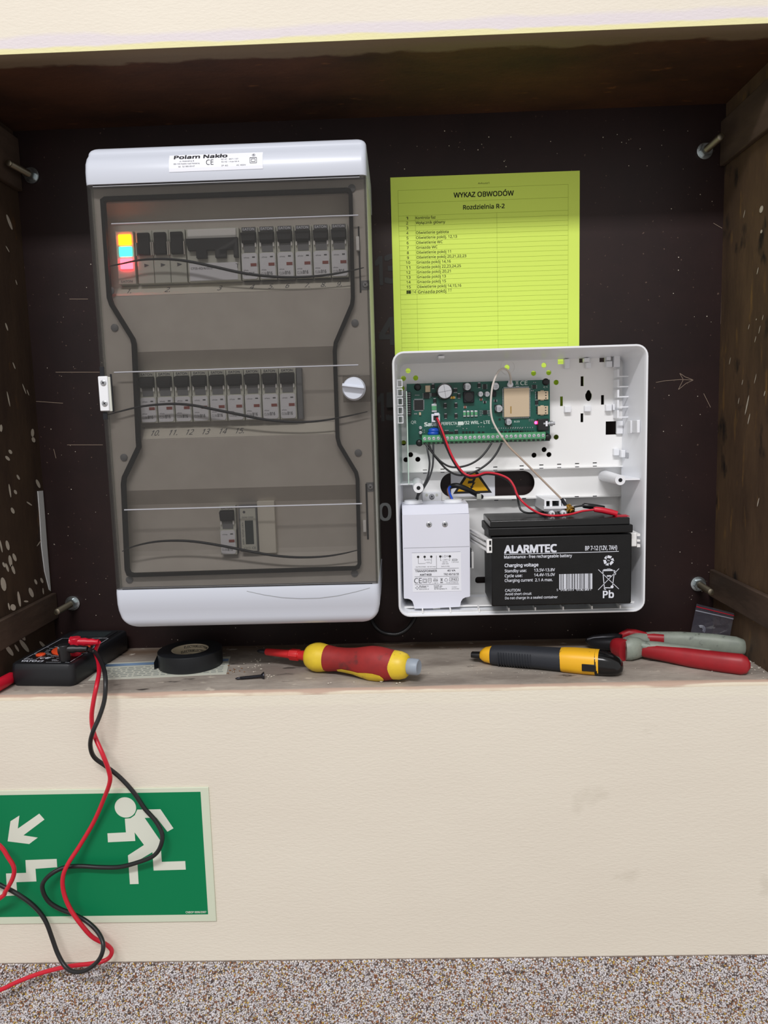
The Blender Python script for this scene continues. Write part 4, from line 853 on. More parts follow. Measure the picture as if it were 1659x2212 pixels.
# coils
o = cbox(A2, 920, 605, 1055, 745, .0045, M['dark'], 'coil', .001); c = P(*A2(988, 672), PY-.0045); MB().lathe([(0, .0052), (-.0006, .0050)], (c[0], PY-.0045, c[2]), 'y', 24).build('coil_top', M['black'], o, smooth=40)
o = cbox(A2, 1280, 602, 1327, 665, .003, M['dark'], 'coil', .0006)
# fuses
for x0, y0, x1, y1 in ((528, 758, 592, 860), (918, 842, 953, 918), (963, 841, 998, 917), (1010, 839, 1046, 916), (1058, 838, 1096, 914)):
    o = cbox(A2, x0, y0, x1, y1, .0018, M['chrome'], 'fuse'); m_ = (y1-y0)*.24; u0, v0 = A2(x0+2, y0+m_); u1, v1 = A2(x1-2, y1-m_); MB().pbox(u0, v0, u1, v1, PY-.0026, PY-.0016).build('fuse_body', M['term'], o, bevel=.0003)
# diodes with bright end caps
for x, y in ((697, 780), (830, 775), (702, 908), (830, 905), (866, 660), (567, 720), (546, 540), (1116, 528)):
    o = cbox(A2, x-19, y-24, x+19, y+24, .0018, M['black'], 'diode'); u0, v0 = A2(x-14, y-33); u1, v1 = A2(x+14, y+33); MB().pbox(u0, v0, u1, v1, PY-.0007, PY).build('end_cap', M['steel'], o)
for x, y, c_ in ((775, 680, 'copper'), (803, 680, 'copper'), (1140, 702, 'brownwire'), (942, 798, 'brownwire'), (1318, 718, 'black'), (1185, 735, 'black')):
    o = cbox(A2, x-13, y-16, x+13, y+16, .0012, M[c_], 'ceramic_capacitor'); u0, v0 = A2(x-20, y-13); u1, v1 = A2(x+20, y+13); MB().pbox(u0, v0, u1, v1, PY-.0005, PY).build('end_cap', M['steel'], o)
# blue varistors
for x, y in ((556, 1088), (548, 1124)):
    c = P(*A2(x, y), PY-.005); MB().ell((c[0], PY-.005, c[2]), (.0068*.95, .0042, .0033)).build('varistor', M['blue'], pc, smooth=60)
# small surface-mount parts in rows: uncountably small
b = MB(); rn = random.Random(8)
def bits(conv, x0, y0, x1, y1, nx, ny, w=7, h=14):
    for i in range(nx):
        for j in range(ny):
            x = x0+(x1-x0)*(i+.5)/nx; y = y0+(y1-y0)*(j+.5)/ny; u, v = conv(x, y); b.pbox(u-w/11.4, v-h/11.4, u+w/11.4, v+h/11.4, PY-.0008, PY)
bits(A3, 5, 990, 275, 1015, 10, 1); bits(A2, 1260, 1040, 1659, 1075, 14, 1); bits(A2, 1090, 1030, 1190, 1050, 3, 1); bits(A2, 895, 1055, 985, 1070, 2, 1); bits(A2, 400, 1070, 450, 1120, 2, 2, 9, 9)
bits(A2, 1120, 830, 1150, 910, 2, 4, 6, 8); bits(A2, 1225, 830, 1250, 910, 2, 4, 6, 8); bits(A2, 320, 640, 380, 660, 4, 1, 6, 10); bits(A2, 310, 870, 350, 890, 3, 1); bits(A3, 265, 490, 305, 505, 2, 1, 10, 6); bits(A3, 240, 580, 275, 600, 2, 1); bits(A3, 285, 600, 305, 680, 1, 4); bits(A3, 215, 905, 275, 935, 3, 2, 9, 7)
b.build('surface_mount_part', M['steel'], pc, kind='stuff')
b = MB()
bits(A3, 0, 1035, 280, 1050, 10, 1, 16, 12); bits(A2, 1370, 1090, 1659, 1110, 6, 1, 28, 20); bits(A2, 1090, 1100, 1190, 1120, 2, 1, 28, 24); bits(A2, 900, 1098, 1060, 1118, 4, 1, 26, 26); bits(A2, 745, 1105, 800, 1125, 2, 1, 26, 26); bits(A2, 1340, 935, 1400, 960, 1, 1, 24, 20)
b.build('transistor', M['black'], pc, kind='stuff')
# radio module
u0, v0 = 1087.5, 840; u1, v1 = 1142.5, 901.5
a, c = P(1087.5, 839.5, PY), P(1142.5, 900, PY); mo = MB().box(a[0]-.0012, c[0]+.0012, PY-.0012, PY, c[2]-.0012, a[2]+.0012).build('radio_module', M['pcb'], pc)
MB().box(a[0], c[0], PY-.0036, PY-.0012, c[2], a[2]).build('shield_can', M['beige'], mo, bevel=.0004)
b = MB()
for k in range(28):
    x = a[0]+(c[0]-a[0])*(k+.5)/28; b.box(x-.0003, x+.0003, PY-.0015, PY-.0002, c[2]-.0015, c[2]-.0002); b.box(x-.0003, x+.0003, PY-.0015, PY-.0002, a[2]+.0002, a[2]+.0015)
    z = c[2]+(a[2]-c[2])*(k+.5)/28; b.box(a[0]-.0015, a[0]-.0002, PY-.0015, PY-.0002, z-.0003, z+.0003); b.box(c[0]+.0002, c[0]+.0015, PY-.0015, PY-.0002, z-.0003, z+.0003)
b.build('solder_pad', M['steel'], mo, kind='stuff')
q = MB(); y = PY-.0038; W_ = c[0]-a[0]
for k in range(4): q.line((a[0]+W_*(.25+.012*k), c[2]+.004), (a[0]+W_*(.25+.012*k), c[2]+.012), .00025, y)
q.build('etched_print', M['copper'], mo)
# card holders, jack, led, terminal block
for x0, y0, x1, y1 in ((320, 595, 438, 690), (320, 762, 436, 857)):
    o = cbox(A3, x0, y0, x1, y1, .0019, M['beige'], 'card_holder', .0002); b = MB()
    for k in range(3): u, v = A3(x1-28, y0+18+30*k); b.pbox(u-1.4, v-1.0, u+1.4, v+1.0, PY-.0021, PY-.0018); u, v = A3(x0-5, y0+18+28*k); b.pbox(u-2.2, v-1.6, u+2.2, v+1.6, PY-.0010, PY)
    b.build('card_holder_slot', M['ink'], o); u0, v0 = A3(x0+30, y0-8); u1, v1 = A3(x1-50, y1+8); MB().pbox(u0, v0, u1, v1, PY-.0012, PY).build('card_holder_tab', M['beige'], o)
o = cbox(A3, 322, 905, 442, 1035, .008, M['black'], 'jack_socket', .0005)
c = P(*A3(440, 958), PY-.006); MB().lathe([(-.006, .0022), (.002, .0022), (.0022, .0030), (.0044, .0030), (.0046, .0018), (.007, .0018)], (c[0], PY-.006, c[2]), 'x', 16).build('jack_contact', M['steel'], o, smooth=40)
b = MB(); u0, v0 = A3(408, 930); u1, v1 = A3(430, 988); b.pbox(u0, v0, u1, v1, PY-.0088, PY-.008); b.build('jack_label', M['stick'], o)
c = P(*A3(300, 948), PY-.0015); MB().ell((c[0], PY-.0012, c[2]), (.0017, .0014, .0017), 12, 6).build('indicator_led', M['ledred'], pc, smooth=60)
TY = PY-.0125; tp = [P(*p, TY) for p in ((912, 941.5), (1178.5, 932.5), (1178.5, 951), (912, 960.5))]
tx0, tx1, tz1, tz0 = (tp[0][0]+tp[3][0])/2, (tp[1][0]+tp[2][0])/2, (tp[0][2]+tp[1][2])/2, (tp[2][2]+tp[3][2])/2
tb = MB(); hz = tz1-tz0
tb.loft([[(x, PY, tz1+.0004), (x, TY, tz1), (x, TY, tz0+hz*.30), (x, TY+.0035, tz0+hz*.05), (x, PY, tz0-.0004)] for x in (tx0, tx1)])
to = tb.build('terminal_block', M['term'], pc)
stx, enx = P(917.4, 949, TY)[0], P(1173.3, 940.5, TY)[0]; b0 = None
for k in range(27):
    x = stx+(enx-stx)*k/26; z = tz0+hz*.62
    if b0 is None:
        s_ = MB().lathe([(0, .0018), (-.0004, .0018), (-.0005, .0013)], (0, 0, 0), 'y', 14)
        b0 = s_.build('terminal_screw', M['chrome'], None, smooth=40, local=True); b0.parent = to; o = b0
        w_ = MB().box(-.0014, .0014, -.0002, .001, -.0012, .0012).build('wire_entry', M['ink'], None, local=True); w_.parent = to; w0 = w_
        sl = MB().box(-.0013, .0013, -.00015, 0, -.00022, .00022).build('screw_slot', M['ink2'], None, local=True); sl.parent = to; l0 = sl
    else:
        o = b0.copy(); COL.objects.link(o); w_ = w0.copy(); COL.objects.link(w_); sl = l0.copy(); COL.objects.link(sl)
    L = Vector([float(q_) for q_ in pc.location])
    o.location = Vector((x, TY, z))-L; w_.location = Vector((x, TY+.0022, tz0+hz*.13))-L; sl.location = Vector((x, TY-.0005, z))-L; sl.rotation_euler = (0, random.uniform(-1, 1), 0)
b = MB()
for k in range(1, 27): x = stx+(enx-stx)*(k-.5)/26; b.box(x-.0001, x+.0001, TY-.0001, TY, tz0+hz*.3, tz1)
b.build('terminal_joint', M['pcb'], to, kind='stuff')
# plug-in header on the left edge of the board
hb = cbox(A2, 225, 612, 275, 905, .008, M['black'], 'pin_header', .0003); b = MB()
for k in range(10):
    for x in (238, 258): u, v = A2(x, 625+28*k); b.pbox(u-.8, v-.8, u+.8, v+.8, PY-.0095, PY-.008)
    u, v = A2(200, 625+28*k); b.pbox(u-2.2, v-.7, u+1.2, v+.7, PY-.0065, PY-.0055)
b.build('pin', M['steel'], hb, kind='stuff')
# white battery socket with blackened plug
ws_ = cbox(A2, 527, 880, 632, 985, .008, M['trafo'], 'wire_socket', .0006); u0, v0 = A2(550, 905); u1, v1 = A2(610, 960); MB().pbox(u0, v0, u1, v1, PY-.0082, PY-.008).build('socket_opening', M['ink'], ws_)
u0, v0 = A2(560, 868); u1, v1 = A2(622, 905); MB().pbox(u0, v0, u1, v1, PY-.0105, PY-.006).build('socket_latch', M['trafo'], ws_, bevel=.0006)
# antenna connector cap
a = MB(); u, v = A2(1502, 520); c = P(u, v, PY-.003); a.lathe([(0, .0034), (-.002, .0034), (-.003, .0026)], (c[0], PY, c[2]), 'y', 20); a.build('antenna_cap', M['stick'], pc, smooth=40); u0, v0 = A2(1478, 465); u1, v1 = A2(1527, 525); MB().pbox(u0, v0, u1, v1, PY-.004, PY-.0015).build('antenna_cap', M['stick'], pc, bevel=.0008)
# silkscreen
q = MB(); y = PY-.0001
def sk(conv, s, x0, yb, x1, h, bold=0, shear=0): u0, v0 = conv(x0, yb); u1, v1 = conv(x1, yb-(x1-x0)*.03); q.ptext(s, u0, v0, u1, v1, h/5.5, y, bold=bold, shear=shear)
sk(A2, 'Satel', 441, 1033, 603, 42, .05); sk(A2, 'PERFECTA', 650, 1020, 842, 34, .015); sk(A2, '/32 WRL – LTE', 922, 1010, 1248, 36, .02); sk(A2, 'QR', 275, 1003, 338, 34); sk(A3, 'CE', 125, 527, 203, 48, .01); sk(A3, '8:23', 55, 945, 115, 18, .01); sk(A3, 'C1', 385, 560, 425, 20); sk(A2, 'v1.2', 835, 1042, 885, 14)
a, c = P(*A2(852, 977), y), P(*A2(921, 1019), y); q.add([(a[0], y, a[2]), (c[0], y, a[2]), (c[0], y, c[2]), (a[0], y, c[2])], [(0, 3, 2, 1)])
u0, v0 = A2(1562, 472); u1, v1 = A2(1606, 522)
def wee(x0, x1, z0, z1, y, lw, mb):    # crossed-out wheeled bin
    w, h = x1-x0, z1-z0
    for p0, p1 in (((.05, .98), (.95, .05)), ((.95, .98), (.05, .05)), ((.22, .82), (.32, .14)), ((.78, .82), (.68, .14)), ((.15, .84), (.85, .84)), ((.32, .14), (.62, .14)), ((.40, .92), (.60, .92))):
        mb.line((x0+w*p0[0], z0+h*p0[1]), (x0+w*p1[0], z0+h*p1[1]), lw, y)
    mb.add([(a_, y, b_) for a_, b_ in circ(x0+w*.68, z0+h*.12, w*.075, 10)], [tuple(range(10))])
a, c = P(u0, v0, y), P(u1, v1, y); wee(a[0], c[0], c[2], a[2], y, .00035, q); q.line((a[0]+.0006, c[2]-.0016), (c[0], c[2]-.0016), .0007, y)
for k in range(13):
    x = stx+(enx-stx)*(2*k+.8)/26; q.text(('COM', 'CLK', 'DTA', 'AUX', 'Z1', 'Z2', 'COM', 'Z3', 'Z4', 'COM', 'OUT', 'TMP', 'AC')[k], x, tz0-.0026, .0011, y, w=.0026, al='c')
q.build('lettering', M['silk'], pc, kind='stuff')
# clear divider standing left of the board
dv = thing('clear_divider', P(882, 1040, -.03), 'thin clear plastic divider standing left of the circuit board', 'divider')
a, c, e, g = P(876.5, 845, -.060), P(884.5, 1046, -.060), P(880, 846, -.024), P(890, 1044, -.024)
xm_ = (a[0]+c[0])/2; MB().box(xm_-.0005, xm_+.0005, -.060, UY-.0005, c[2], a[2]).build('sheet', M['glassedge'], dv)

# ------------------------------------------------------------ transformer
RY_ = -.072
def loopP(pts, y): return px2([X4(*p) for p in pts], y)
tf = thing('transformer', P(940, 1312, -.04), 'white transformer block with printed rating label, lower left in the case', 'transformer')
face = [(163, 872), (993, 856), (1002, 1268), (1003, 1876), (985, 1884), (945, 1890), (912, 1908), (890, 1945), (884, 1985), (880, 2008), (660, 2018), (560, 2026), (316, 2030), (308, 1985), (292, 1940), (268, 1918), (240, 1908), (190, 1905), (184, 1890), (172, 1268)]
MB().plate([loopP(face, RY_)], RY_, -.030).build('housing', M['trafo'], tf, bevel=.0010)
fz = P(*X4(580, 865), RY_)[2]; fx0, fx1 = P(*X4(163, 872), RY_)[0], P(*X4(993, 856), RY_)[0]
zt_ = P(*X4(560, 742), -.062)[2]
MB().loft([[(fx0, RY_, fz), (fx0, -.062, zt_), (fx0, -.030, zt_+.0004), (fx0, -.030, fz)], [(fx1, RY_, fz), (fx1, -.062, zt_), (fx1, -.030, zt_+.0004), (fx1, -.030, fz)]]).build('terminal_cover', M['trafo'], tf, bevel=.0008)
b = MB(); z = P(*X4(580, 1272), RY_)[2]; b.line((fx0+.0008, z), (fx1-.0004, z), .00035, RY_-.0001); b.build('cover_joint', M['grey'], tf)
for x, y in ((300, 690), (790, 685)):
    c = P(*X4(x, y), -.047); zb_ = zt_+.0003
    o = MB().lathe([(0, .0112), (.0012, .0112), (.0015, .0100), (.0030, .0100), (.0034, .0094)], (c[0], -.047, zb_), 'z', 28).build('cable_grommet', M['white'], tf, smooth=40)
c0, c1 = P(911.5, 1063, -.016), P(954.5, 1088, -.016); MB().box(c0[0], c1[0], -.016, BY, c1[2], c0[2]).build('mounting_lug', M['white'], tf, bevel=.001)
c = P(*X4(530, 643), -.016); screw((c[0], -.016, c[2]), .0030, .002, M['steel'], M['dark'], tf, 'mounting_screw', .4)
for x in (467, 592): c = P(*X4(x, 625), -.0162); MB().cyl((c[0], -.016, c[2]), (c[0], -.0163, c[2]), .0016, .0016, 12).build('lug_hole', M['base'], tf)
for x, y in ((497, 991), (693, 987)): c = P(*X4(x, y), RY_); screw((c[0], RY_+.0006, c[2]), .0032, .0012, M['steel'], M['dark'], tf, 'cover_screw', .2)
# dark vented core behind the housing
a, c = P(861.5, 1100, -.055), P(870, 1292, -.055); MB().box(a[0], fx1-.004, -.052, -.026, c[2], a[2]).build('core', M['dark'], tf)
b = MB()
for k in range(9): z = a[2]-.006-k*.0095; b.box(a[0]-.0006, a[0]+.0022, -.054, -.050, z-.0036, z+.0016)
b.build('core_vent', M['ink'], tf, kind='stuff')
a, c = P(1015, 1186, -.055), P(1019, 1226, -.055); MB().box(fx1-.001, c[0], -.055, -.045, c[2], a[2]).build('side_clip', M['dark'], tf); a, c = P(1018, 1192, -.055), P(1023.5, 1228, -.055); MB().box(a[0], c[0], -.056, -.044, c[2], a[2]).build('side_clip', M['whitem'], tf, bevel=.0005)
# rating label: pixel frame (0..1659, 0..1290) of a crop of the photograph
def L6(x, y): return (860+x/9.217, 1180+y/9.217)
LY = RY_-.0003
la_, lb_ = P(*L6(272, 132), LY), P(*L6(1262, 890), LY); lc_ = P(*L6(295, 908), LY)
lo = MB().box((la_[0]+lc_[0])/2, lb_[0], LY, RY_, lb_[2], la_[2]).build('rating_label', M['stick'], tf)
q = MB(); y = LY-.0001
def l6(s, x0, yb, x1, h, bold=0, shear=0): u0, v0 = L6(x0, yb); u1, v1 = L6(x1, yb-(x1-x0)*.022); q.ptext(s, u0, v0, u1, v1, h/9.217, y, bold=bold, shear=shear)
def n6(x0, y0, x1, y1, w=5): a_, c_ = P(*L6(x0, y0), y), P(*L6(x1, y1), y); q.line((a_[0], a_[2]), (c_[0], c_[2]), w/9.217/1.98*.001, y)
def d6(x, yy, r): c_ = P(*L6(x, yy), y); q.add([(a_, y, b_) for a_, b_ in circ(c_[0], c_[2], r/9.217/1.98*.001, 14)], [tuple(range(14))])
n6(272, 132, 1240, 108, 4); n6(327, 456, 1207, 434, 6); n6(330, 610, 1207, 594, 6); n6(335, 766, 1210, 750, 6); n6(763, 185, 765, 440, 6)
for x, yy in ((398, 212), (528, 210), (660, 207), (840, 204), (1030, 200)): d6(x, yy, 24)
n6(400, 225, 402, 345); n6(402, 345, 545, 342); n6(528, 225, 530, 278); n6(530, 278, 555, 277); n6(662, 220, 664, 340); n6(640, 341, 664, 340); n6(650, 277, 662, 276); n6(842, 215, 844, 288); n6(844, 288, 865, 287); n6(1030, 215, 1030, 283); n6(1008, 284, 1030, 283)
l6('~16 V', 545, 283, 645, 26); l6('~18 V', 545, 340, 640, 26); l6('L', 873, 216, 900, 34); l6('O', 912, 220, 955, 40); l6('N', 968, 214, 1000, 32); l6('~ 230 V', 868, 283, 1005, 26); l6('50 Hz', 888, 325, 988, 24); l6('200 mA', 870, 362, 1005, 24)
l6('OUTPUT/SEC  40 VA max', 350, 425, 750, 22); l6('INPUT/PRI', 858, 415, 1025, 22); n6(1070, 272, 1190, 269); n6(1080, 255, 1080, 290); n6(1170, 253, 1170, 288); n6(1080, 255, 1170, 253); n6(1080, 290, 1170, 288); l6('T 315 mA', 1062, 328, 1205, 22)
l6('TRANSFORMER', 342, 518, 773, 40, .02); l6('40 VA', 980, 502, 1140, 36, .02); l6('AWT468', 432, 590, 664, 40, .02); l6('TRZ 40/16/18', 907, 577, 1205, 36, .02)
l6('CE', 322, 740, 472, 102, .0)
for x0, y0, x1, y1 in ((490, 648, 572, 726), (508, 664, 556, 712)): n6(x0, y0, x1, y0, 6); n6(x1, y0, x1, y1, 6); n6(x1, y1, x0, y1, 6); n6(x0, y1, x0, y0, 6)
for p0, p1 in (((598, 640), (660, 638)), ((660, 638), (660, 710)), ((660, 710), (630, 735)), ((630, 735), (598, 710)), ((598, 710), (598, 640)), ((606, 662), (652, 660)), ((606, 690), (652, 688)), ((925, 665), (957, 635)), ((957, 635), (988, 663)), ((988, 663), (986, 692)), ((986, 692), (927, 694)), ((927, 694), (925, 665)), ((700, 680), (790, 678)), ((708, 665), (782, 663)), ((708, 700), (782, 698)), ((708, 665), (708, 700)), ((782, 663), (782, 698)), ((1025, 625), (1195, 622)), ((1195, 622), (1195, 692)), ((1195, 692), (1025, 695)), ((1025, 695), (1025, 625))): n6(*p0, *p1, 6)
l6('130 °C', 700, 650, 790, 22); l6('t  40 °C', 690, 745, 800, 22); l6('IP43', 1050, 680, 1170, 40, .01); l6('PN-EN 61558-2-6', 958, 738, 1195, 20)
a_, c_ = P(*L6(838, 636), y), P(*L6(892, 702), y); wee(a_[0], c_[0], c_[2], a_[2], y, .0003, q); n6(838, 723, 892, 722, 14)
for p0, p1 in (((378, 792), (394, 818)), ((394, 818), (414, 828)), ((414, 828), (394, 842)), ((394, 842), (380, 866)), ((380, 866), (366, 842)), ((366, 842), (340, 830)), ((340, 830), (366, 818)), ((366, 818), (378, 792)), ((410, 830), (570, 825))): n6(*p0, *p1, 5)
l6('Pulsar', 420, 816, 570, 32, .015, .25); l6('®', 580, 806, 606, 22); l6('www.pulsar.pl', 415, 866, 612, 22); l6('PULSAR  sp.j.', 715, 802, 885, 22, .015); l6('Siedlec 150', 718, 830, 860, 20, .015); l6('32-744 Łapczyca, PL', 718, 860, 975, 20, .015); l6('12/2021', 1065, 822, 1168, 18); l6('APS/AT468', 1065, 858, 1210, 18)
q.build('label_print', M['ink'], lo)

# ------------------------------------------------------------ battery
KY, KB = -.095, -.032
def B5(x, y): return (1000+x/3.95, 980+y/3.95)
bt = thing('battery', P(1210, 1305, -.06), 'black sealed lead-acid battery with white lettering in the open case', 'battery')
bf = [P(*B5(*p), KY) for p in ((240, 712), (1440, 682), (1440, 1277), (245, 1305))]
bx0, bx1, bz1, bz0 = (bf[0][0]+bf[3][0])/2, (bf[1][0]+bf[2][0])/2, (bf[0][2]+bf[1][2])/2, (bf[2][2]+bf[3][2])/2
MB().box(bx0, bx1, KY, KB, bz0, bz1).build('case', M['bat'], bt, bevel=.0014)
l2 = [P(*B5(*p), KY-.0018) for p in ((218, 640), (1452, 603), (1452, 672), (218, 706))]; lx0, lx1, lz1_, lz0_ = l2[0][0], l2[1][0], (l2[0][2]+l2[1][2])/2, (l2[2][2]+l2[3][2])/2
MB().box(lx0, lx1, KY-.0018, KB+.0018, lz0_, lz1_).build('lid_rim', M['bat'], bt, bevel=.0010)
l3 = [P(*B5(*p), KY-.0002) for p in ((232, 577), (1425, 541))]; lz2 = (l3[0][2]+l3[1][2])/2
MB().box(l3[0][0], l3[1][0], KY-.0002, KB+.0002, lz1_-.0002, lz2).build('lid', M['blackg'], bt, bevel=.0010)
b = MB(); a = P(1338, 1114, -.085); b.box(a[0]-.004, a[0]+.010, -.088, -.074, lz2, lz2+.0004); b.build('terminal_mark', M['redwire'], bt)
q = MB(); y = KY-.0001
def t5(s, x0, yb, x1, h, bold=0, sl=.024): u0, v0 = B5(x0, yb); u1, v1 = B5(x1, yb-(x1-x0)*sl); q.ptext(s, u0, v0, u1, v1, h/3.95, y, bold=bold)
def n5(x0, y0, x1, y1, w=4): a_, c_ = P(*B5(x0, y0), y), P(*B5(x1, y1), y); q.line((a_[0], a_[2]), (c_[0], c_[2]), w/3.95/2.04*.001, y)
t5('ALARMTEC', 355, 848, 797, 62, .045); t5('BP 7-12 (12V, 7AH)', 1043, 825, 1315, 36, .02); n5(352, 860, 1330, 834, 5); t5('Maintenance - free rechargeable battery', 352, 895, 930, 24, .02)
t5('Charging voltage', 357, 967, 643, 26, .03); t5('Standby use:', 357, 1013, 542, 24, .015); t5('13.5V-13.8V', 608, 1006, 785, 24, .015); t5('Cycle use:', 357, 1055, 506, 24, .015); t5('14.4V-15.0V', 608, 1047, 785, 24, .015); t5('Charging current', 357, 1095, 597, 24, .015); t5('2.1 A max.', 616, 1090, 765, 24, .015)
t5('CAUTION', 360, 1178, 489, 22, .01); t5('Avoid short circuit', 360, 1209, 585, 21, .01); t5('Do not charge in a sealed container', 360, 1243, 808, 21, .01); t5('Pb', 1196, 1230, 1286, 58, .03)
t5('5', 800, 1172, 812, 18); t5('902367', 832, 1172, 948, 18, .0); t5('602561', 968, 1170, 1092, 18, .0)
rn = random.Random(12); x = 822
while x < 1104:
    w = rn.choice((3, 3, 5, 8, 11)); yt = 1028-(x-822)*.022; yb = 1160-(x-822)*.02+ (10 if rn.random() < .15 else 0)
    n5(x+w/2, yt, x+w/2, yb, w); x += w+rn.choice((2.5, 3, 5, 7))
# recycling arrows
c = P(*B5(1243, 912), y); R_ = .0058
for k in range(3):
    a0 = math.radians(90+120*k); f = lambda r, d: (c[0]+R_*r*math.cos(a0+math.radians(d)), c[2]+R_*r*math.sin(a0+math.radians(d)))
    q.flat([[f(.98, -38), f(1.0, 8), f(.62, 30), f(.42, -10), f(.55, -45)]], y); q.flat([[f(1.02, 22), f(.95, 60), f(.35, 62), f(.60, 38)]], y)
q.text('Pb', c[0], c[2]-.0007, .0015, y, w=.0022, al='c')
a_, c_ = P(*B5(1155, 985), y), P(*B5(1330, 1158), y); w_, h_ = c_[0]-a_[0], a_[2]-c_[2]
for p0, p1, lw in (((0, .98), (1, .02), .0006), ((1, 1), (0, 0), .0006), ((.22, .88), (.30, .10), .0008), ((.78, .88), (.70, .20), .0008), ((.20, .92), (.74, .92), .0010), ((.30, .10), (.60, .08), .0010), ((.28, .97), (.62, .97), .0007), ((.20, .92), (.28, .97), .0007), ((.62, .97), (.80, .90), .0007), ((.42, .99), (.58, .99), .0009), ((.42, .66), (.62, .66), .0014), ((.74, .88), (.84, .88), .0006), ((.84, .88), (.84, .72), .0006), ((.84, .72), (.74, .72), .0006), ((.30, .10), (.30, .02), .0009), ((.30, .02), (.38, .02), .0009)):
    q.line((a_[0]+w_*p0[0], c_[2]+h_*p0[1]), (a_[0]+w_*p1[0], c_[2]+h_*p1[1]), lw, y)
q.add([(s_, y, t_) for s_, t_ in circ(a_[0]+w_*.67, c_[2]+h_*.13, w_*.075, 14)], [tuple(range(14))])
q.build('lettering', M['wink'], bt, kind='stuff')

# ------------------------------------------------------------ wires in the case
def wire(name, pts, r, m, root, n=8, k=6): return MB().tube(smoothpath([P(u, v, y) for u, v, y in pts], k), r, n).build(name, m, root, smooth=70)
bl = thing('battery_lead', P(1050, 1035, -.05), 'red and black battery lead from the circuit board to the battery', 'cable')
wire('red_wire', [(944, 903, -.040), (948, 912, -.043), (957, 935, -.047), (968, 965, -.050), (980, 992, -.052), (997, 1017, -.054), (1012, 1027, -.056), (1030, 1027, -.055), (1050, 1021, -.052), (1075, 1024, -.052), (1098, 1034, -.054), (1110, 1050, -.057), (1118, 1070, -.060), (1132, 1087, -.064), (1150, 1101, -.075), (1172, 1111, -.082), (1200, 1114, -.084), (1232, 1111, -.080), (1258, 1104, -.078), (1284, 1101, -.078)], .0012, M['redwire'], bl)
wire('black_wire', [(940, 904, -.037), (945, 915, -.040), (953, 938, -.044), (965, 968, -.047), (978, 995, -.049), (996, 1021, -.051), (1012, 1031, -.0525), (1030, 1030, -.052), (1050, 1024, -.049), (1075, 1027, -.049), (1097, 1037, -.051), (1109, 1053, -.054), (1117, 1072, -.056), (1121, 1090, -.057), (1126, 1102, -.060), (1140, 1108, -.062), (1160, 1107, -.060), (1190, 1103, -.050), (1225, 1099, -.056), (1245, 1094, -.060), (1262, 1092, -.060)], .0011, M['blackwire'], bl)
b = MB().tube([P(u, v, y) for u, v, y in ((1283, 1101, -.078), (1287, 1100.5, -.078), (1300, 1102, -.079), (1318, 1106, -.080), (1333, 1110, -.081))], [.0026, .0030, .0032, .0032, .0030], 12); b.build('red_sleeve', M['redwire'], bl, smooth=50)
b = MB().tube([P(u, v, y) for u, v, y in ((1258, 1093, -.058), (1262, 1092, -.058), (1280, 1094, -.058), (1305, 1098, -.058))], [.0022, .0030, .0032, .0028], 12); b.build('black_sleeve', M['blackg'], bl, smooth=50)
sw = thing('transformer_lead', P(930, 1000, -.045), 'two thin black wires from the terminals down to the transformer', 'cable')
wire('wire', [(921, 960, -.040), (924, 975, -.043), (928, 1000, -.045), (925, 1025, -.047), (917, 1045, -.048), (905, 1062, -.048), (899, 1078, -.046)], .00105, M['greywire'], sw)
wire('wire', [(936, 960, -.040), (936, 985, -.043), (934, 1010, -.045), (926, 1035, -.047), (914, 1056, -.048), (904, 1070, -.048), (902, 1079, -.046)], .00105, M['greywire'], sw)
jp = thing('jumper_wire', P(980, 1010, -.04), 'black wire looping from the left terminals up to the right terminals, upper loop', 'cable')
wire('wire', [(919, 959, -.040), (926, 968, -.042), (940, 985, -.044), (955, 999, -.046), (972, 1008, -.047), (992, 1009, -.047), (1015, 1003, -.046), (1035, 991, -.044), (1050, 975, -.042), (1062, 957, -.040)], .00115, M['blackwire'], jp)
jp = thing('jumper_wire', P(1000, 1025, -.04), 'black wire looping lower, crossing the oval opening below the board', 'cable')
wire('wire', [(926, 960, -.040), (934, 977, -.042), (948, 996, -.044), (965, 1014, -.046), (985, 1025, -.047), (1005, 1026, -.047), (1030, 1017, -.046), (1055, 1000, -.044), (1072, 980, -.042), (1084, 957, -.040)], .00115, M['blackwire'], jp)
an = thing('antenna_cable', P(1068, 900, -.05), 'thin beige antenna cable with gold connector arching over the radio module', 'cable')
wire('cable', [(1103, 829, -.034), (1103, 815, -.040), (1098, 802, -.046), (1089, 796.5, -.050), (1078, 801, -.053), (1068, 820, -.055), (1062, 845, -.056), (1060, 880, -.057), (1063, 905, -.057), (1072, 925, -.057), (1085, 945, -.057)], .0011, M['coaxw'], an)
wire('cable', [(1085, 945, -.057), (1100, 965, -.057), (1120, 985, -.058), (1145, 1010, -.060), (1170, 1035, -.062), (1195, 1060, -.063), (1215, 1080, -.064)], .0011, M['coax'], an)
wire('cable_sleeve', [(1213, 1077, -.064), (1221, 1090, -.065), (1228, 1098, -.066)], .0019, M['dark'], an)
c = P(1232, 1101, -.068); s_ = MB().lathe([(-.004, .0030), (-.002, .0030), (-.0018, .0046), (.0002, .0046), (.0004, .0036), (.003, .0036), (.0032, .0042), (.005, .0042)], (0, 0, 0), 'y', 6+12)
s_.xf(Matrix.Translation(Vector([float(t_) for t_ in c])) @ Euler((0.6, 0, 0.5)).to_matrix().to_4x4()); s_.build('gold_connector', M['copper'], an, smooth=30)
mc = thing('mains_cable', P(1000, 1060, -.02), 'black mains cable with blue and brown cores entering through the oval opening', 'cable')
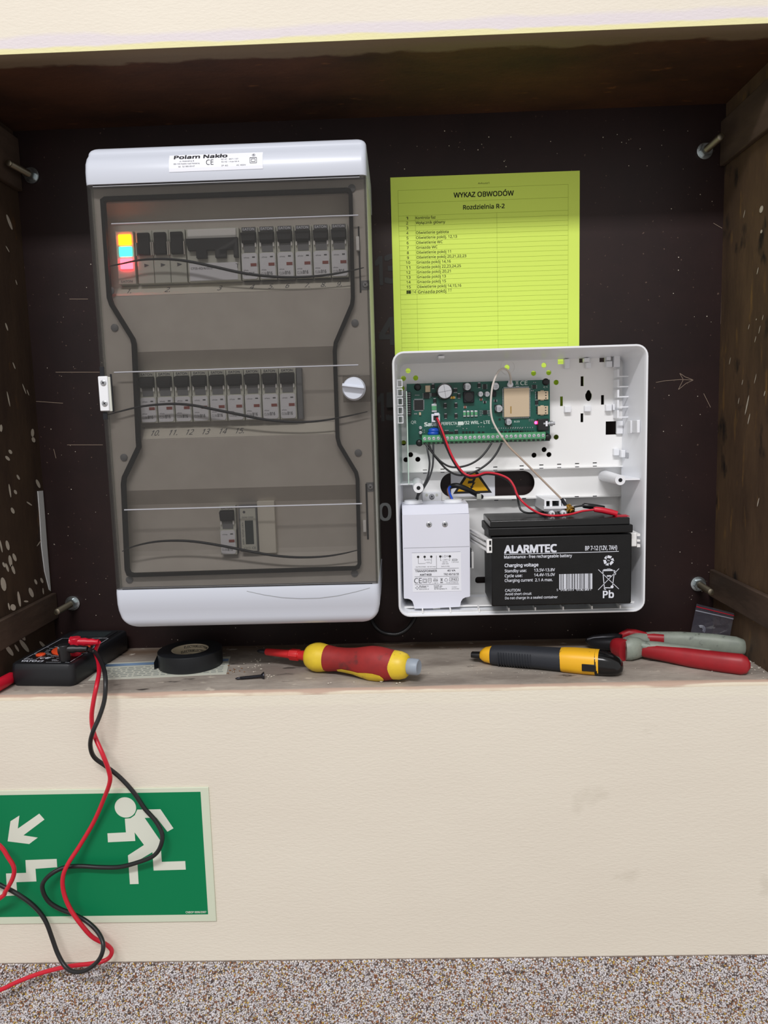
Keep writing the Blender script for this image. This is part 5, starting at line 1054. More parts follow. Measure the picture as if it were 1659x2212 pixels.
wire('sheath', [(972, 1052, -.018), (978, 1049.5, -.022), (988, 1049, -.024), (1000, 1053, -.024), (1015, 1060, -.022), (1030, 1068, -.018), (1040, 1074, -.013)], .0030, M['black'], mc, 12)
wire('blue_core', [(976, 1050, -.021), (970, 1054, -.026), (971, 1064, -.036), (975, 1074, -.043), (977, 1079, -.045)], .0013, M['bluewire'], mc)
wire('brown_core', [(975, 1050, -.019), (968, 1056, -.024), (969, 1066, -.034), (973, 1075, -.041), (973, 1079, -.044)], .0012, M['brownwire'], mc)
ct = thing('cable_tie', P(1035, 1075, -.02), 'small translucent cable tie stub on the channel edge', 'cable tie')
MB().pbox(1030, 1067, 1040, 1079, -.022, -.0175).build('tie_head', M['base'], ct, bevel=.0006)
# ------------------------------------------------------------ things on the sill
def axis_thing(name, A, B, label, cat):      # Empty at A whose local X runs to B (and local Z is up)
    A, B = Vector([float(c) for c in A]), Vector([float(c) for c in B]); d = B-A
    ya = math.atan2(d.y, d.x); pt = -math.asin(d.z/d.length)
    return thing(name, A, label, cat, rot=(0, pt, ya)), d.length
# multimeter
mr = .0255
ma = math.radians(-5.0); mz = sillz(-.07)
mm = thing('multimeter', (-.343-.035*math.cos(ma), -.135-.035*math.sin(ma), mz), 'black digital multimeter lying on the sill at the left', 'multimeter', rot=(0, 0, ma))
MW, ML, MH = .070, .128, .0245
MB().loft([[(x*s, y0*s2+yo, z) for x, y0 in rrect(-MW/2, MW/2, 0, ML, .006, 4)] for z, s, s2, yo in ((.0005, .95, .975, .0016), (.004, .985, .992, .0005), (.010, 1, 1, 0), (.018, 1, 1, 0), (MH-.0012, .985, .992, .0005), (MH, .955, .975, .0016))]).build('body', M['meter'], mm, smooth=40, local=True)
def Lm(u, v, z=MH):                 # photo point on the meter's top face -> meter's own coordinates
    p = PZ(u, v, mz+z); q = inv(mm) @ Vector([float(c) for c in p]); return q.x, q.y
def Am(x, y): return (x/5.53, 1360+y/5.53)
z = MH
MB().box(-.029, .029, .006, .122, z-.0002, z+.0003).build('face_plate', M['black'], mm, local=True)
MB().box(-.026, .026, .093, .119, z+.0003, z+.0012).build('display_frame', M['meter'], mm, local=True, bevel=.0006); MB().box(-.021, .021, .0965, .1155, z+.0012, z+.0015).build('display', M['lcd'], mm, local=True)
dc = Lm(*Am(885, 243)); dc = (max(-.006, min(.006, dc[0])), dc[1])
dl = MB().lathe([(z+.0002, .0200), (z+.0014, .0200), (z+.0022, .0185)], (dc[0], dc[1], 0), 'z', 32); dd = dl.build('dial', M['orange'], mm, smooth=40, local=True)
MB().box(dc[0]-.0035, dc[0]+.0035, dc[1]-.017, dc[1]+.017, z+.002, z+.0075).build('dial_grip', M['black'], dd, local=True, bevel=.001)
bc_ = Lm(*Am(487, 307)); MB().lathe([(z, .0050), (z+.0012, .0050), (z+.0020, .0040)], (bc_[0], bc_[1], 0), 'z', 20).build('button', M['orange'], mm, smooth=40, local=True)
b = MB()
def ftext(s, x, y, h, w=None, bold=0, al='l'):
    q = MB().text(s, x, y, h, 0, w=w, bold=bold, al=al); b.add([(p[0], p[2], z+.0005-p[1]) for p in q.v], q.f)
def fline(p0, p1, w=.0005):
    q = MB().line(p0, p1, w, 0); b.add([(p[0], p[2], z+.00045) for p in q.v], [tuple(reversed(f)) for f in q.f])
ftext('YATO', -.0275, .0072, .0042, w=.017, bold=.04); ftext('△', -.0085, .0072, .0042, w=.005, bold=.03); ftext('CE', -.012, .0170, .0050, w=.010, bold=.02)
rn = random.Random(3)
for k in range(20):
    a = math.radians(-60+300*k/19); r = .0245; ftext(rn.choice(('200', '20', '2000', '20k', '750', '2m', '10A', '200m', 'OFF')), dc[0]-r*math.sin(a)*1.02, dc[1]-.001+r*.95*math.cos(a), .0021, al='c')
for s, x, y, h in (('10A', .006, .0260, .0022), ('VΩmA', .006, .0180, .0022), ('COM', .006, .0100, .0022), ('500V', .004, .0130, .0018), ('FUSED', -.006, .0215, .0018), ('MAX', -.006, .0185, .0018), ('HOLD', -.0275, .0165, .0020), ('V~', .016, .0905, .0026), ('V⎓', -.020, .0905, .0026), ('A⎓', .022, .0500, .0024), ('Ω', -.0265, .0560, .0026)): ftext(s, x, y, h)
for p0, p1 in (((-.028, .091), (-.028, .034)), ((-.028, .034), (-.016, .034)), ((.028, .091), (.028, .040)), ((-.028, .0915), (-.010, .0915)), ((.008, .0915), (.028, .0915)), ((-.028, .0320), (-.028, .0145)), ((-.028, .0145), (-.0145, .0145)), ((-.0145, .0145), (-.0145, .032)), ((-.0145, .032), (-.028, .032)), ((.014, .0330), (.028, .0330)), ((.028, .0330), (.028, .008)), ((.002, .0060), (.028, .0060))): fline(p0, p1)
b.build('lettering', M['wink'], mm, local=True, kind='stuff')
# test leads: plug on the meter, cord over the edge of the sill, probe at the left
def lead(root, mcord, pts, r=.0022): return MB().tube(smoothpath([P(u, v, y) for u, v, y in pts], 6), r, 10).build('cord', mcord, root, smooth=70)
def Wm(x, y, zz): return Matrix.LocRotScale(mm.location, mm.rotation_euler, None) @ Vector((x, y, zz))
jb, jr = Lm(*Am(855, 398)), Lm(*Am(905, 372))
bx, by = min(.021, jb[0]), max(.010, jb[1]); rx, ry = min(.024, jr[0]+.002), by+.019
tl = thing('test_lead', P(215, 1450, -.165), 'black test lead plugged into the multimeter, looping down over the sign', 'test lead')
def plug(root, x, y, h, m, ln, dirx, diry):
    o = MB(); o.tube([Wm(x, y, MH+.0004), Wm(x, y, MH+h*.55), Wm(x, y, MH+h)], [.0052, .0060, .0060], 14); p = o.build('plug', m, root, smooth=45, bevel=.0008)
    a = MB(); n = 9; pts, rr = [], []
    for k in range(n): t = k/(n-1); pts.append(Wm(x+dirx*(-.005+(ln+.005)*t), y+diry*(-.005+(ln+.005)*t), MH+h-.0048-.0012*t)); rr.append(.0058-.0026*t-(.0007 if k % 2 and k > 2 else 0))
    a.tube(pts, rr, 12); a.build('boot', m, root, smooth=30); return pts[-1]
e1 = plug(tl, bx, by, .0185, M['black'], .0235, .98, .20)
def toP(p): return p
def cordpts(e, rest): return [e]+[P(*q) for q in rest]
blk = [(205, 1409, -.118), (218, 1428, -.140), (226, 1452, -.160), (228, 1480, -.172), (225, 1515, -.176), (214, 1550, -.180), (201, 1580, -.184), (195, 1608, -.178), (203, 1635, -.172), (230, 1656, -.168), (260, 1680, -.166), (289, 1712, -.166), (312.5, 1746.5, -.166), (335.6, 1772.6, -.167), (350, 1801.5, -.170), (347, 1827.6, -.172), (332.8, 1847.8, -.172), (303.8, 1860.8, -.170), (260.4, 1872.4, -.168), (217, 1873.3, -.167), (173.6, 1871, -.167), (138.9, 1873.9, -.168), (110, 1888.3, -.172), (92.6, 1908.6, -.174), (94, 1928.8, -.174), (107, 1949, -.172), (130.2, 1963.6, -.170), (159, 1975, -.168), (188, 1991, -.168), (211, 2012.8, -.174), (222.8, 2038.8, -.182), (218.5, 2064.8, -.186), (202.5, 2085, -.186), (179.4, 2098, -.184), (156, 2098, -.182), (138.9, 2085, -.178), (124.4, 2059, -.174), (112.8, 2027, -.172), (101, 1995, -.171), (86.8, 1972, -.170), (63.7, 1949, -.170), (29, 1926, -.170), (0, 1911.5, -.170), (-40, 1890, -.172), (-90, 1800, -.176), (-110, 1650, -.178), (-90, 1530, -.172), (-60, 1478, -.150)]
pb0, pb1 = P(-60, 1470, -.130), PZ(27, 1452, sillz(-.1)+.0095)
blk_pts = [e1]+[P(*q) for q in blk]
MB().tube(smoothpath(blk_pts, 6), .0022, 10).build('cord', M['blackwire'], tl, smooth=70)
redl = thing('test_lead', P(205, 1450, -.165), 'red test lead plugged into the multimeter, hanging past the sign', 'test lead')
e2 = plug(redl, rx-.001, ry, .0205, M['redwire'], .0260, .97, .10)
red = [(206, 1408, -.100), (212, 1428, -.125), (214, 1452, -.150), (209, 1480, -.168), (202, 1515, -.172), (198, 1550, -.172), (203, 1585, -.172), (222, 1630, -.180), (235, 1665, -.178), (237, 1690, -.176), (223, 1729, -.170), (202.5, 1775.5, -.168), (173.6, 1824.7, -.170), (147.6, 1865, -.176), (136, 1894, -.178), (137.4, 1926, -.178), (150.5, 1960.7, -.178), (173.6, 1995, -.178), (199.7, 2024, -.174), (231.5, 2041.7, -.168), (241.6, 2056, -.168), (231.5, 2072, -.170), (202.5, 2080.8, -.174), (144.7, 2088, -.172), (86.8, 2102.5, -.172), (37.6, 2121, -.174), (0, 2138.6, -.176), (-60, 2160, -.180), (-120, 2100, -.182), (-80, 1990, -.178), (0, 1940, -.178), (11.6, 1926, -.178), (27.5, 1897, -.178), (30, 1874, -.178), (17, 1851, -.178), (0, 1827, -.178), (-45, 1790, -.178), (-90, 1700, -.178), (-115, 1600, -.176), (-100, 1530, -.172), (-75, 1500, -.155)]
MB().tube(smoothpath([e2]+[P(*q) for q in red], 6), .0022, 10).build('cord', M['redwire'], redl, smooth=70)
zc_ = sillz(-.12)+.0068
for root, m, e, a, c in ((redl, M['redwire'], P(-75, 1500, -.155), PZ(-12, 1485, zc_+.001), PZ(24, 1464, zc_)), (tl, M['black'], P(-60, 1478, -.150), PZ(-12, 1462, zc_), PZ(24, 1447, zc_))):
    MB().tube([e, a, a+(c-a)*.5, c], [.0022, .0064, .0064, .0060], 14).build('probe_handle', m, root, smooth=60)
# roll of tape on a slip of printed paper
sl = thing('paper_slip', PZ(400, 1450, sillz(-.1)), 'pale printed paper slip under the roll of tape', 'paper')
zs_ = lambda v, u: sillz(-.09)+.0004
cs = [PZ(u, v, sillz(-.09)+.0005) for u, v in ((229, 1433), (498, 1418), (489, 1456), (190, 1470))]
b = MB(); top = [tuple(c) for c in cs]; b.add(top+[(c[0], c[1], c[2]-.0003) for c in cs], [(3, 2, 1, 0), (4, 5, 6, 7), (0, 1, 5, 4), (1, 2, 6, 5), (2, 3, 7, 6), (3, 0, 4, 7)]); b.build('sheet', M['slip'], sl)
def on(s, t): a = np.array(cs[3])+(np.array(cs[2])-np.array(cs[3]))*s; c = np.array(cs[0])+(np.array(cs[1])-np.array(cs[0]))*s; return a+(c-a)*t+np.array((0, 0, .0002))
MB().add([on(0, .78), on(.99, .72), on(.99, .86), on(0, .93)], [(0, 1, 2, 3)]).build('blue_band', M['slipblue'], sl)
b = MB()
for k in range(6):
    s0 = .06
    while s0 < .95: w = random.uniform(.02, .06); b.add([on(s0, .12+.10*k), on(min(s0+w, .97), .12+.10*k), on(min(s0+w, .97), .16+.10*k), on(s0, .16+.10*k)], [(0, 1, 2, 3)]); s0 += w+.015
b.build('lettering', mat('faint_print', (158, 164, 158), .8), sl, kind='stuff')
tp = thing('tape_roll', (-.2401, -.0695, sillz(-.07)+.0008), 'roll of black electrical tape lying flat on the paper slip', 'tape')
RO, RI, TH = .0352, .0192, .0178
MB().lathe([(0.0002, RI+.0012), (0, RO-.0006), (.0006, RO), (TH-.0006, RO), (TH, RO-.0006), (TH, RI+.0012), (0.0002, RI+.0012)], (0, 0, 0), 'z', 56, cap=False).build('tape', M['tape'], tp, smooth=40, local=True)
MB().lathe([(0, RI+.0012), (0, RI), (TH-.0004, RI), (TH-.0004, RI+.0012)], (0, 0, 0), 'z', 48, cap=False).build('core', M['cardboard'], tp, smooth=30, local=True)
b = MB(); n = 6
b.add([(RO*math.cos(a)*1.004, RO*math.sin(a)*1.004, zz) for a in (math.radians(193), math.radians(200)) for zz in (.0005, TH-.003)]+[(-RO*1.02, -.0165, .0002), (-RO*1.02, -.0165, .008)], [(0, 1, 3, 2), (2, 3, 5, 4)]); b.build('loose_end', M['tape'], tp, local=True)
b = MB()
for row, zz in enumerate((.0035, .0085, .0135)):
    for j, s in enumerate(('ELECTRIC', 'ELECTRIC®', 'ELECTRIC')):
        vv, ff, bw = glyphs(s, .02, 0); k = .0026/CAPH; a0 = math.radians(150-42*j-12*row)
        b.add([((RI-.0002-l)*math.cos(a0-x*k/RI), (RI-.0002-l)*math.sin(a0-x*k/RI), zz+y*k) for x, y, l in vv], ff)
b.build('lettering', M['ink'], tp, local=True, kind='stuff')
# black wood screw
ws, L = axis_thing('wood_screw', PZ(508, 1466, sillz(-.117)+.0017), PZ(571, 1459.5, sillz(-.11)+.0032), 'black wood screw lying on the sill left of the screwdriver', 'screw')
r = [(0, .0003)]; x = .002
while x < L-.004: r += [(x, .0011+.0003*min(1, x/.01)), (x+.0007, .0018 if x > .004 else .0013)]; x += .0015
r += [(L-.004, .0014), (L-.0008, .0040), (L, .0040)]
MB().lathe(r, (0, 0, 0), 'x', 14).build('threaded_shank', M['darksteel'], ws, smooth=30, local=True)
MB().box(L-.0001, L+.0001, -.0022, .0022, -.0004, .0004).build('cross_slot', M['ink'], ws, local=True)
# screwdriver
sd, L = axis_thing('screwdriver', PZ(556, 1406, sillz(-.05)+.0150), PZ(905, 1441.5, sillz(-.12)+.0172), 'red and yellow insulated screwdriver lying on the sill', 'screwdriver')
X = lambda px: (px-262)/1203*L
MB().lathe([(0, .0010), (X(275), .0024), (X(300), .0030), (X(340), .0032)], (0, 0, 0), 'x', 12, (1, .8)).build('blade', M['darksteel'], sd, smooth=40, local=True)
MB().lathe([(X(333), .0033), (X(338), .0038), (X(522), .0047), (X(528), .0056), (X(590), .0058), (X(600), .0050), (X(640), .0056), (X(660), .0072), (X(690), .0076)], (0, 0, 0), 'x', 20).build('shaft_sleeve', M['sdshaft'], sd, smooth=30, local=True)
MB().lathe([(X(528), .0052), (X(531), .0064), (X(596), .0064), (X(600), .0052)], (0, 0, 0), 'x', 6).build('hex_bolster', M['sdshaft'], sd, local=True)
def lobed(prof, m, name, amp=.0, n=36, ph=.3, a0=0, a1=2*math.pi, off=0):
    rings = []
    for t, r_, am in prof: rings.append([(t, (r_+off)*(1+am*math.cos(3*a+ph))*math.cos(a), (r_+off)*(1+am*math.cos(3*a+ph))*math.sin(a)) for a in [a0+(a1-a0)*k/n for k in range(n)]])
    return MB().loft(rings).build(name, m, sd, smooth=50, local=True)
lobed([(X(662), .0085, 0), (X(668), .0112, 0), (X(690), .0135, 0), (X(720), .0152, 0), (X(745), .0157, 0), (X(775), .0152, 0), (X(820), .0136, .01), (X(870), .0128, .02), (X(900), .0122, .02)], M['sdyellow'], 'finger_guard')
gp = [(X(806), .0139, .005), (X(835), .0137, .02), (X(880), .0126, .02), (X(950), .0127, .02), (X(1020), .0137, .03), (X(1080), .0157, .04), (X(1140), .0175, .04), (X(1190), .0175, .04), (X(1240), .0166, .04), (X(1285), .0152, .02), (X(1312), .0143, 0)]
lobed(gp, M['sdred'], 'grip')
lobed([(X(1270), .0149, .0), (X(1300), .0148, 0), (X(1340), .0143, 0), (X(1375), .0125, 0), (X(1392), .0095, 0), (X(1397), .0060, 0)], M['sdyellow'], 'end_cap')
# yellow inlay along the lower flank of the grip
b = MB(); inl = [(X(915), .0127, .02, 8), (X(950), .0127, .02, 15), (X(1020), .0137, .03, 15), (X(1080), .0157, .04, 17), (X(1140), .0175, .04, 25), (X(1190), .0175, .04, 25), (X(1235), .0167, .04, 18), (X(1252), .0163, .04, 5)]
rings = []
for t, r_, am, hw in inl:
    rings.append([(t, (r_+.0004)*(1+am*math.cos(3*a+.3))*math.cos(a), (r_+.0004)*(1+am*math.cos(3*a+.3))*math.sin(a)) for a in [math.radians(224+hw*s) for s in (-1, -.5, 0, .5, 1)]])
for i in range(len(rings)-1):
    b.add(rings[i]+rings[i+1], [(k, k+1, k+6, k+5) for k in range(4)])
b.build('grip_inlay', M['sdyellow'], sd, smooth=60, local=True)
MB().lathe([(X(1385), .0078), (X(1400), .0084), (X(1455), .0082), (X(1465), .0072), (X(1463), .0060)], (0, 0, 0), 'x', 24).build('end_knob', mat('grey_blue_plastic', (150, 160, 172), .45), sd, smooth=40, local=True)
# utility knife
kn, L = axis_thing('utility_knife', PZ(1019, 1412, sillz(-.06)+.0095), PZ(1346, 1433.5, sillz(-.12)+.0125), 'black and yellow snap-off utility knife lying on the sill', 'knife')
X = lambda px: (px-140)/775*L
def sup(t, hw, hh, zo=0, yo=0, n=24, e=2.8):
    out = []
    for k in range(n):
        a = 2*math.pi*k/n; c, s = math.cos(a), math.sin(a); out.append((t, yo+hw*math.copysign(abs(c)**(2/e), c), zo+hh*math.copysign(abs(s)**(2/e), s)))
    return out
MB().loft([sup(X(140), .0045, .0030, -.001), sup(X(160), .0050, .0032, -.001), sup(X(200), .0050, .0036, -.001)]).build('blade_slide', M['black'], kn, smooth=40, local=True)
MB().loft([sup(X(190), .0060, .0040), sup(X(200), .0075, .0058), sup(X(215), .0090, .0075, .0002), sup(X(250), .0105, .0088, .0004), sup(X(300), .0118, .0096, .0006), sup(X(352), .0122, .0099, .0008)]).build('nose', M['kyellow'], kn, smooth=50, local=True)
MB().loft([sup(X(248), .0106, .0090, .0003), sup(X(262), .0114, .0096, .0004), sup(X(350), .0126, .0103, .0007), sup(X(420), .0126, .0104, .0008), sup(X(520), .0130, .0108, .0006), sup(X(640), .0136, .0115, .0002)]).build('grip', M['kblack'], kn, smooth=50, local=True)
b = MB()
for k in range(13):
    x = X(296+14*k); ring_ = [p for p in sup(x, .0130, .0106, .0007)]; sel = [ring_[i] for i in (10, 11, 12, 13, 14, 15, 16, 17)]; b.tube(sel, .0007, 5)
b.build('grip_rib', M['kblack'], kn, smooth=60, local=True, kind='stuff')
MB().loft([sup(X(610), .0133, .0113, .0004), sup(X(625), .0140, .0119, .0003), sup(X(680), .0143, .0124, .0002), sup(X(740), .0144, .0125), sup(X(800), .0143, .0124, -.0002)]).build('rear_shell', M['kyellow'], kn, smooth=50, local=True)
MB().loft([sup(X(782), .0144, .0125, -.0002), sup(X(820), .0140, .0120, -.0006), sup(X(860), .0128, .0106, -.0014), sup(X(895), .0100, .0080, -.0026), sup(X(912), .0060, .0046, -.0034), sup(X(916), .0020, .0015, -.0036)]).build('end_cap', M['blackg'], kn, smooth=50, local=True)
MB().box(X(722), X(790), -.0150, -.0138, -.0060, .0015).build('cap_catch', M['blackg'], kn, local=True, bevel=.0004)
# pliers
zp = sillz(-.1)
plr = thing('pliers', PZ(1370, 1420, zp), 'cutting pliers with red and grey handles beside the utility knife', 'pliers')
def flatube(pts, hw, hh, m, name, root, n=16):
    p = [Vector([float(c) for c in q]) for q in pts]; rings = []
    for i, q in enumerate(p):
        t = (p[min(i+1, len(p)-1)]-p[max(i-1, 0)]); t.z *= .3; t.normalize(); s = Vector((-t.y, t.x, 0)).normalized(); up = Vector((0, 0, 1))
        w = hw[i] if isinstance(hw, (list, tuple)) else hw; h = hh[i] if isinstance(hh, (list, tuple)) else hh
        rings.append([q+s*(w*math.copysign(abs(math.cos(a))**.8, math.cos(a)))+up*(h*math.copysign(abs(math.sin(a))**.8, math.sin(a))) for a in [2*math.pi*k/n for k in range(n)]])
    return MB().loft(rings).build(name, m, root, smooth=55)
zh = zp+.0095
def hpath(pts): return [PZ(u, v, zp+h) for u, v, h in pts]
flatube(hpath([(1352, 1393, .0115), (1375, 1387, .0115), (1410, 1385, .0115), (1470, 1386, .0115), (1540, 1390, .0112), (1590, 1395, .0105), (1610, 1398, .0100), (1618, 1400, .0098)]), [.0060, .0072, .0078, .0080, .0082, .0080, .0060, .0022], [.0085, .0100, .0108, .0112, .0108, .0100, .0078, .0030], M['plgrey'], 'handle', plr)
flatube(hpath([(1340, 1376, .016), (1356, 1368, .0185), (1372, 1371, .0180), (1400, 1380, .0150), (1434, 1382, .0150)]), [.0030, .0050, .0052, .0056, .0040], [.0050, .0054, .0060, .0066, .0060], M['plred'], 'handle_edge', plr)
flatube(hpath([(1384, 1401, .0105), (1394, 1404, .0102), (1440, 1411, .0100), (1495, 1421, .0100), (1560, 1430, .0102), (1602, 1435, .0104), (1614, 1437, .0102), (1621, 1438, .0100)]), [.0074, .0082, .0086, .0088, .0090, .0090, .0070, .0024], [.0070, .0076, .0088, .0098, .0102, .0104, .0080, .0030], M['plred'], 'handle', plr)
flatube(hpath([(1350, 1404, .0112), (1356, 1402, .0122), (1368, 1399, .0124), (1382, 1398, .0112), (1396, 1400, .0102)]), [.0088, .0104, .0106, .0096, .0070], [.0108, .0122, .0122, .0104, .0066], M['plgrey'], 'grip_collar', plr)
flatube(hpath([(1384, 1394, .0150), (1420, 1397, .0150), (1470, 1403, .0155), (1530, 1411, .0160), (1552, 1415, .0160)]), [.0070, .0070, .0066, .0060, .001], [.0050, .0052, .0050, .0044, .001], M['plgrey'], 'grip_inlay', plr)
flatube(hpath([(1335, 1396, .0100), (1341, 1402, .0112), (1352, 1405, .0114)]), [.0090, .0104, .0104], [.0096, .0116, .0118], M['plred'], 'grip_collar', plr)
jz = zp+.0100
flatube(hpath([(1344, 1394, .0100), (1330, 1391, .0100), (1318, 1391, .0098), (1300, 1390, .0090), (1280, 1388, .0085), (1266, 1384, .0088)]), [.0075, .0078, .0066, .0060, .0046, .0014], [.0078, .0080, .0072, .0066, .0052, .0020], M['jaw'], 'jaw', plr)
flatube(hpath([(1344, 1383, .0130), (1325, 1379, .0130), (1300, 1379, .0125), (1280, 1380, .0120), (1267, 1382, .0115)]), [.0060, .0062, .0052, .0040, .0014], [.0066, .0062, .0052, .0040, .0016], M['jaw'], 'jaw', plr)
o_ = MB(); a_ = PZ(1317, 1400, zp+.004); c_ = PZ(1336, 1402, zp+.004); o_.box(a_[0], c_[0], a_[1]-.002, a_[1]+.004, zp+.004, zp+.0145); o_.build('joint_block', M['darksteel'], plr, bevel=.0008)
c = PZ(1334, 1385, jz+.0075); MB().lathe([(-.001, .0040), (.0016, .0040), (.0022, .0032)], tuple(c), 'z', 18).build('pivot', M['darksteel'], plr, smooth=40)
# clear zip bag leaning in the right back corner
zb = thing('zip_bag', P(1535, 1370, -.03), 'small clear zip bag with a red line, leaning in the right corner', 'bag')
cq = [P(1491, 1372, -.032), P(1576, 1379, -.061), P(1586, 1325, -.0645), P(1505, 1304, -.010)]
nx, nz = 18, 14; v = []; rn = random.Random(9)
def bq(s, t):
    a = np.array(cq[0])+(np.array(cq[1])-np.array(cq[0]))*s; c = np.array(cq[3])+(np.array(cq[2])-np.array(cq[3]))*s; return a+(c-a)*t
for sgn in (0, 1):
    for j in range(nz+1):
        for i in range(nx+1):
            s, t = i/nx, j/nz; e = math.sin(math.pi*s)*math.sin(math.pi*min(1, t/.78)) if t < .78 else 0
            p = bq(s, t); cr = (.0016*math.sin(9*s+5*t+3*sgn)+.0012*math.sin(17*t-6*s)+rn.uniform(-.0007, .0007))*(1 if t < .75 else .15)
            v.append((p[0], p[1]+(-1 if sgn == 0 else 1)*.0012*e+cr*e*1.2+(0 if sgn == 0 else .0003), p[2]))
f = [(k*(nx+1)*(nz+1)+j*(nx+1)+i, k*(nx+1)*(nz+1)+j*(nx+1)+i+1, k*(nx+1)*(nz+1)+(j+1)*(nx+1)+i+1, k*(nx+1)*(nz+1)+(j+1)*(nx+1)+i) for k in (0, 1) for j in range(nz) for i in range(nx)]
MB().add(v, f).build('film', M['film'], zb, smooth=25)
def strip(t0, t1, m, name, off=-.0008): MB().add([bq(0, t0)+np.array((0, off, 0)), bq(1, t0)+np.array((0, off, 0)), bq(1, t1)+np.array((0, off, 0)), bq(0, t1)+np.array((0, off, 0))], [(0, 1, 2, 3)]).build(name, m, zb)
strip(.900, .925, M['redwire'], 'red_line'); strip(.770, .805, mat('zip_ridge', (150, 152, 162), .3), 'zip_ridge')
q = MB(); 
for k in range(3):
    c_ = bq(.22, .22); r_ = .0052-.0012*k
    pr2 = [(c_[0]+r_*math.cos(a), c_[1]-.0022, c_[2]+r_*math.sin(a)) for a in np.linspace(-.7, 2.0, 8)]
    q.tube(pr2, .00025, 4)
q.build('printed_mark', M['wink'], zb)
# flake of plaster and crumbs
fl = thing('plaster_flake', PZ(1650, 1425, zp), 'grey torn plaster flake on the sill at the right end', 'debris')
pts = [PZ(u, v, zp+.0006) for u, v in ((1640, 1428), (1646, 1412), (1655, 1402), (1675, 1396), (1680, 1430), (1662, 1440), (1650, 1434))]
b = MB(); n = len(pts); b.add([tuple(p) for p in pts]+[(p[0], p[1], p[2]+.0012+.006*max(0, (p[0]-pts[0][0])/.03)) for p in pts], [tuple(range(n))[::-1], tuple(range(n, 2*n))]+[(k, (k+1) % n, n+(k+1) % n, n+k) for k in range(n)]); b.build('flake', M['flake'], fl)
pts = [PZ(u, v, zp+.0005) for u, v in ((1612, 1412), (1628, 1403), (1642, 1408), (1634, 1420), (1620, 1424))]
b = MB(); n = len(pts); b.add([tuple(p) for p in pts]+[(p[0], p[1], p[2]+.0012) for p in pts], [tuple(range(n))[::-1], tuple(range(n, 2*n))]+[(k, (k+1) % n, n+(k+1) % n, n+k) for k in range(n)]); tag(b.build('plaster_flake', M['flake']), 'small pale plaster flake lying at the handle ends of the pliers', 'debris')
def crumbs(name, m, spots, label):
    rn = random.Random(len(spots)); b = MB()
    for u0, v0, su, sv, n_, r0, r1 in spots:
        for k in range(n_):
            u, v = rn.gauss(u0, su), rn.gauss(v0, sv)
            if v > 1478 or v < 1385: continue
            p = PZ(u, v, zp+.0003); r = rn.uniform(r0, r1)
            b.add([(p[0]+r*rn.uniform(.6, 1.2)*x, p[1]+r*rn.uniform(.6, 1.2)*y, sillz(p[1])+r*.6*(z_+.7)) for x, y, z_ in ((1, 0, 0), (0, 1, 0), (-1, 0, 0), (0, -1, 0), (0, 0, 1), (0, 0, -.7))], [(0, 1, 4), (1, 2, 4), (2, 3, 4), (3, 0, 4), (1, 0, 5), (2, 1, 5), (3, 2, 5), (0, 3, 5)])
    o = b.build(name, m); tag(o, label, 'debris', kind='stuff'); return o
crumbs('plaster_crumbs', M['chip_white'], [(545, 1440, 20, 10, 26, .0005, .0016), (582, 1464, 8, 2, 8, .0006, .0016), (800, 1478, 60, 3, 20, .0006, .0018), (640, 1405, 80, 8, 30, .0003, .0008), (1100, 1450, 200, 12, 40, .0003, .0009), (1630, 1430, 22, 16, 70, .0004, .0016), (1600, 1400, 40, 6, 40, .0003, .0009), (330, 1395, 12, 2, 8, .0006, .0012)], 'white plaster crumbs scattered along the sill among the tools')
crumbs('wood_crumbs', M['chip_brown'], [(502, 1448, 12, 5, 16, .0005, .0014), (700, 1396, 120, 5, 40, .0003, .0008), (1000, 1395, 200, 6, 40, .0003, .0008), (1520, 1395, 60, 8, 20, .0003, .0008)], 'brown wood crumbs scattered on the sill near the paper slip')

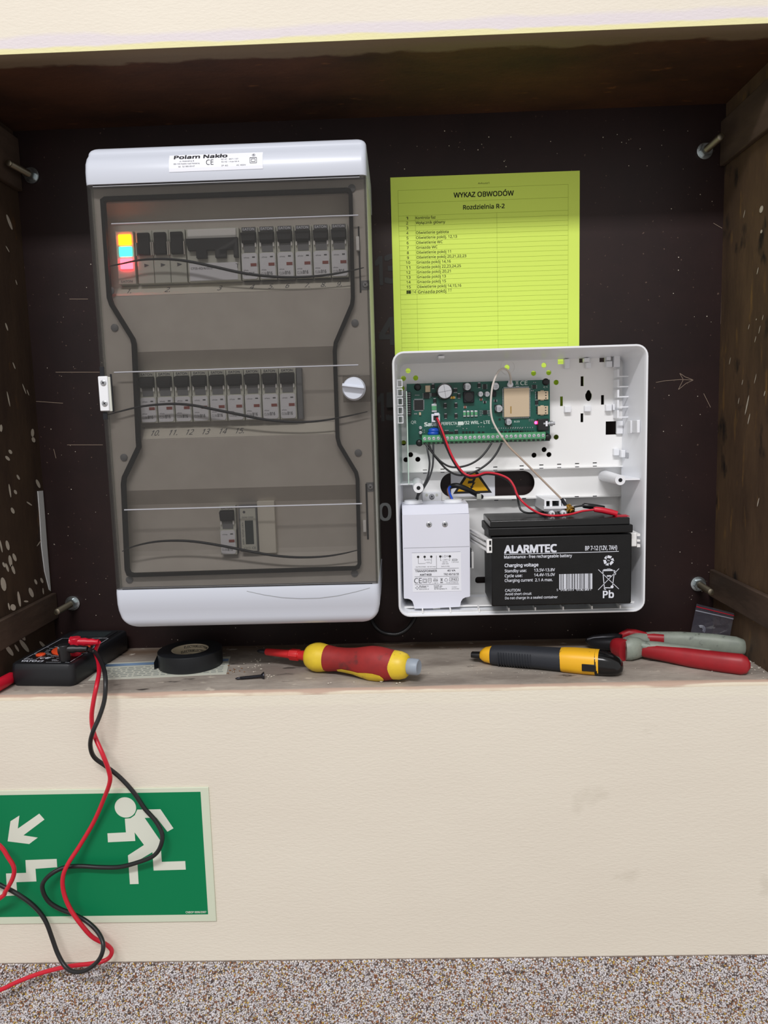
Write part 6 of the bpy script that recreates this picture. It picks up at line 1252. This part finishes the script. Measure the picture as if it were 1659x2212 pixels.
# ------------------------------------------------------------ escape route sign on the wall
GY = D-.0016
def A5(x, y): return (x/3.456, 1680+y/3.456)
gx1 = (P(450, 1697, GY)[0]+P(467, 1990, GY)[0])/2; gz1 = (P(450, 1697, GY)[2]+P(0, 1712, GY)[2])/2; gz0 = (P(467, 1990, GY)[2]+P(0, 1997, GY)[2])/2; gx0 = gx1-.300
sg = thing('exit_sign', ((gx0+gx1)/2, D, gz0), 'green escape route sign with running man, stairs and arrow, on the cream wall', 'sign')
MB().box(gx0, gx1, GY, D-.0001, gz0, gz1).build('plate', M['sign'], sg, bevel=.0004)
q_ = [P(*A5(*p), GY-.0001) for p in ((1495, 105), (1555, 1020))]
hx1 = (q_[0][0]+q_[1][0])/2; hz1, hz0 = q_[0][2], q_[1][2]; hx0 = gx0+(gx1-hx1)
y = GY-.0001; MB().add([(hx0, y, hz0), (hx1, y, hz0), (hx1, y, hz1), (hx0, y, hz1)], [(0, 1, 2, 3)]).build('green_field', M['green'], sg)
y = GY-.0002
lp = lambda pts: px2([A5(*p) for p in pts], y)
c = P(*A5(936, 222), y); e_ = P(*A5(1016, 222), y)
MB().flat([circ(c[0], c[2], e_[0]-c[0], 36)], y).build('figure_head', M['pict'], sg)
MB().flat([lp([(1025, 238), (1198, 235), (1295, 378), (1250, 403), (1168, 298), (1080, 300), (1197, 470), (1208, 628), (1383, 622), (1387, 686), (1147, 693), (1138, 556), (1025, 622), (1035, 793), (970, 795), (955, 580), (1075, 502), (1005, 408), (1010, 472), (806, 482), (802, 415), (940, 408), (932, 306), (975, 302), (1006, 280)])], y).build('figure_body', M['pict'], sg)
MB().flat([lp([(145, 282), (133, 380), (293, 268), (332, 312), (175, 430), (282, 447), (218, 495), (57, 475), (78, 325)])], y).build('arrow', M['pict'], sg)
MB().flat([lp([(190, 615), (423, 606), (427, 668), (265, 680), (272, 774), (122, 780), (130, 878), (-22, 886), (-14, 985), (-170, 992), (-172, 930), (-90, 926), (-98, 824), (50, 815), (45, 715), (195, 710)])], y).build('stairs', M['pict'], sg)
q = MB(); u0, v0 = A5(1387, 1012); u1, v1 = A5(1540, 1007); q.ptext('CNBOP 0006/2007', u0, v0, u1, v1, 4.2, y, bold=.02); q.build('lettering', M['pict'], sg)
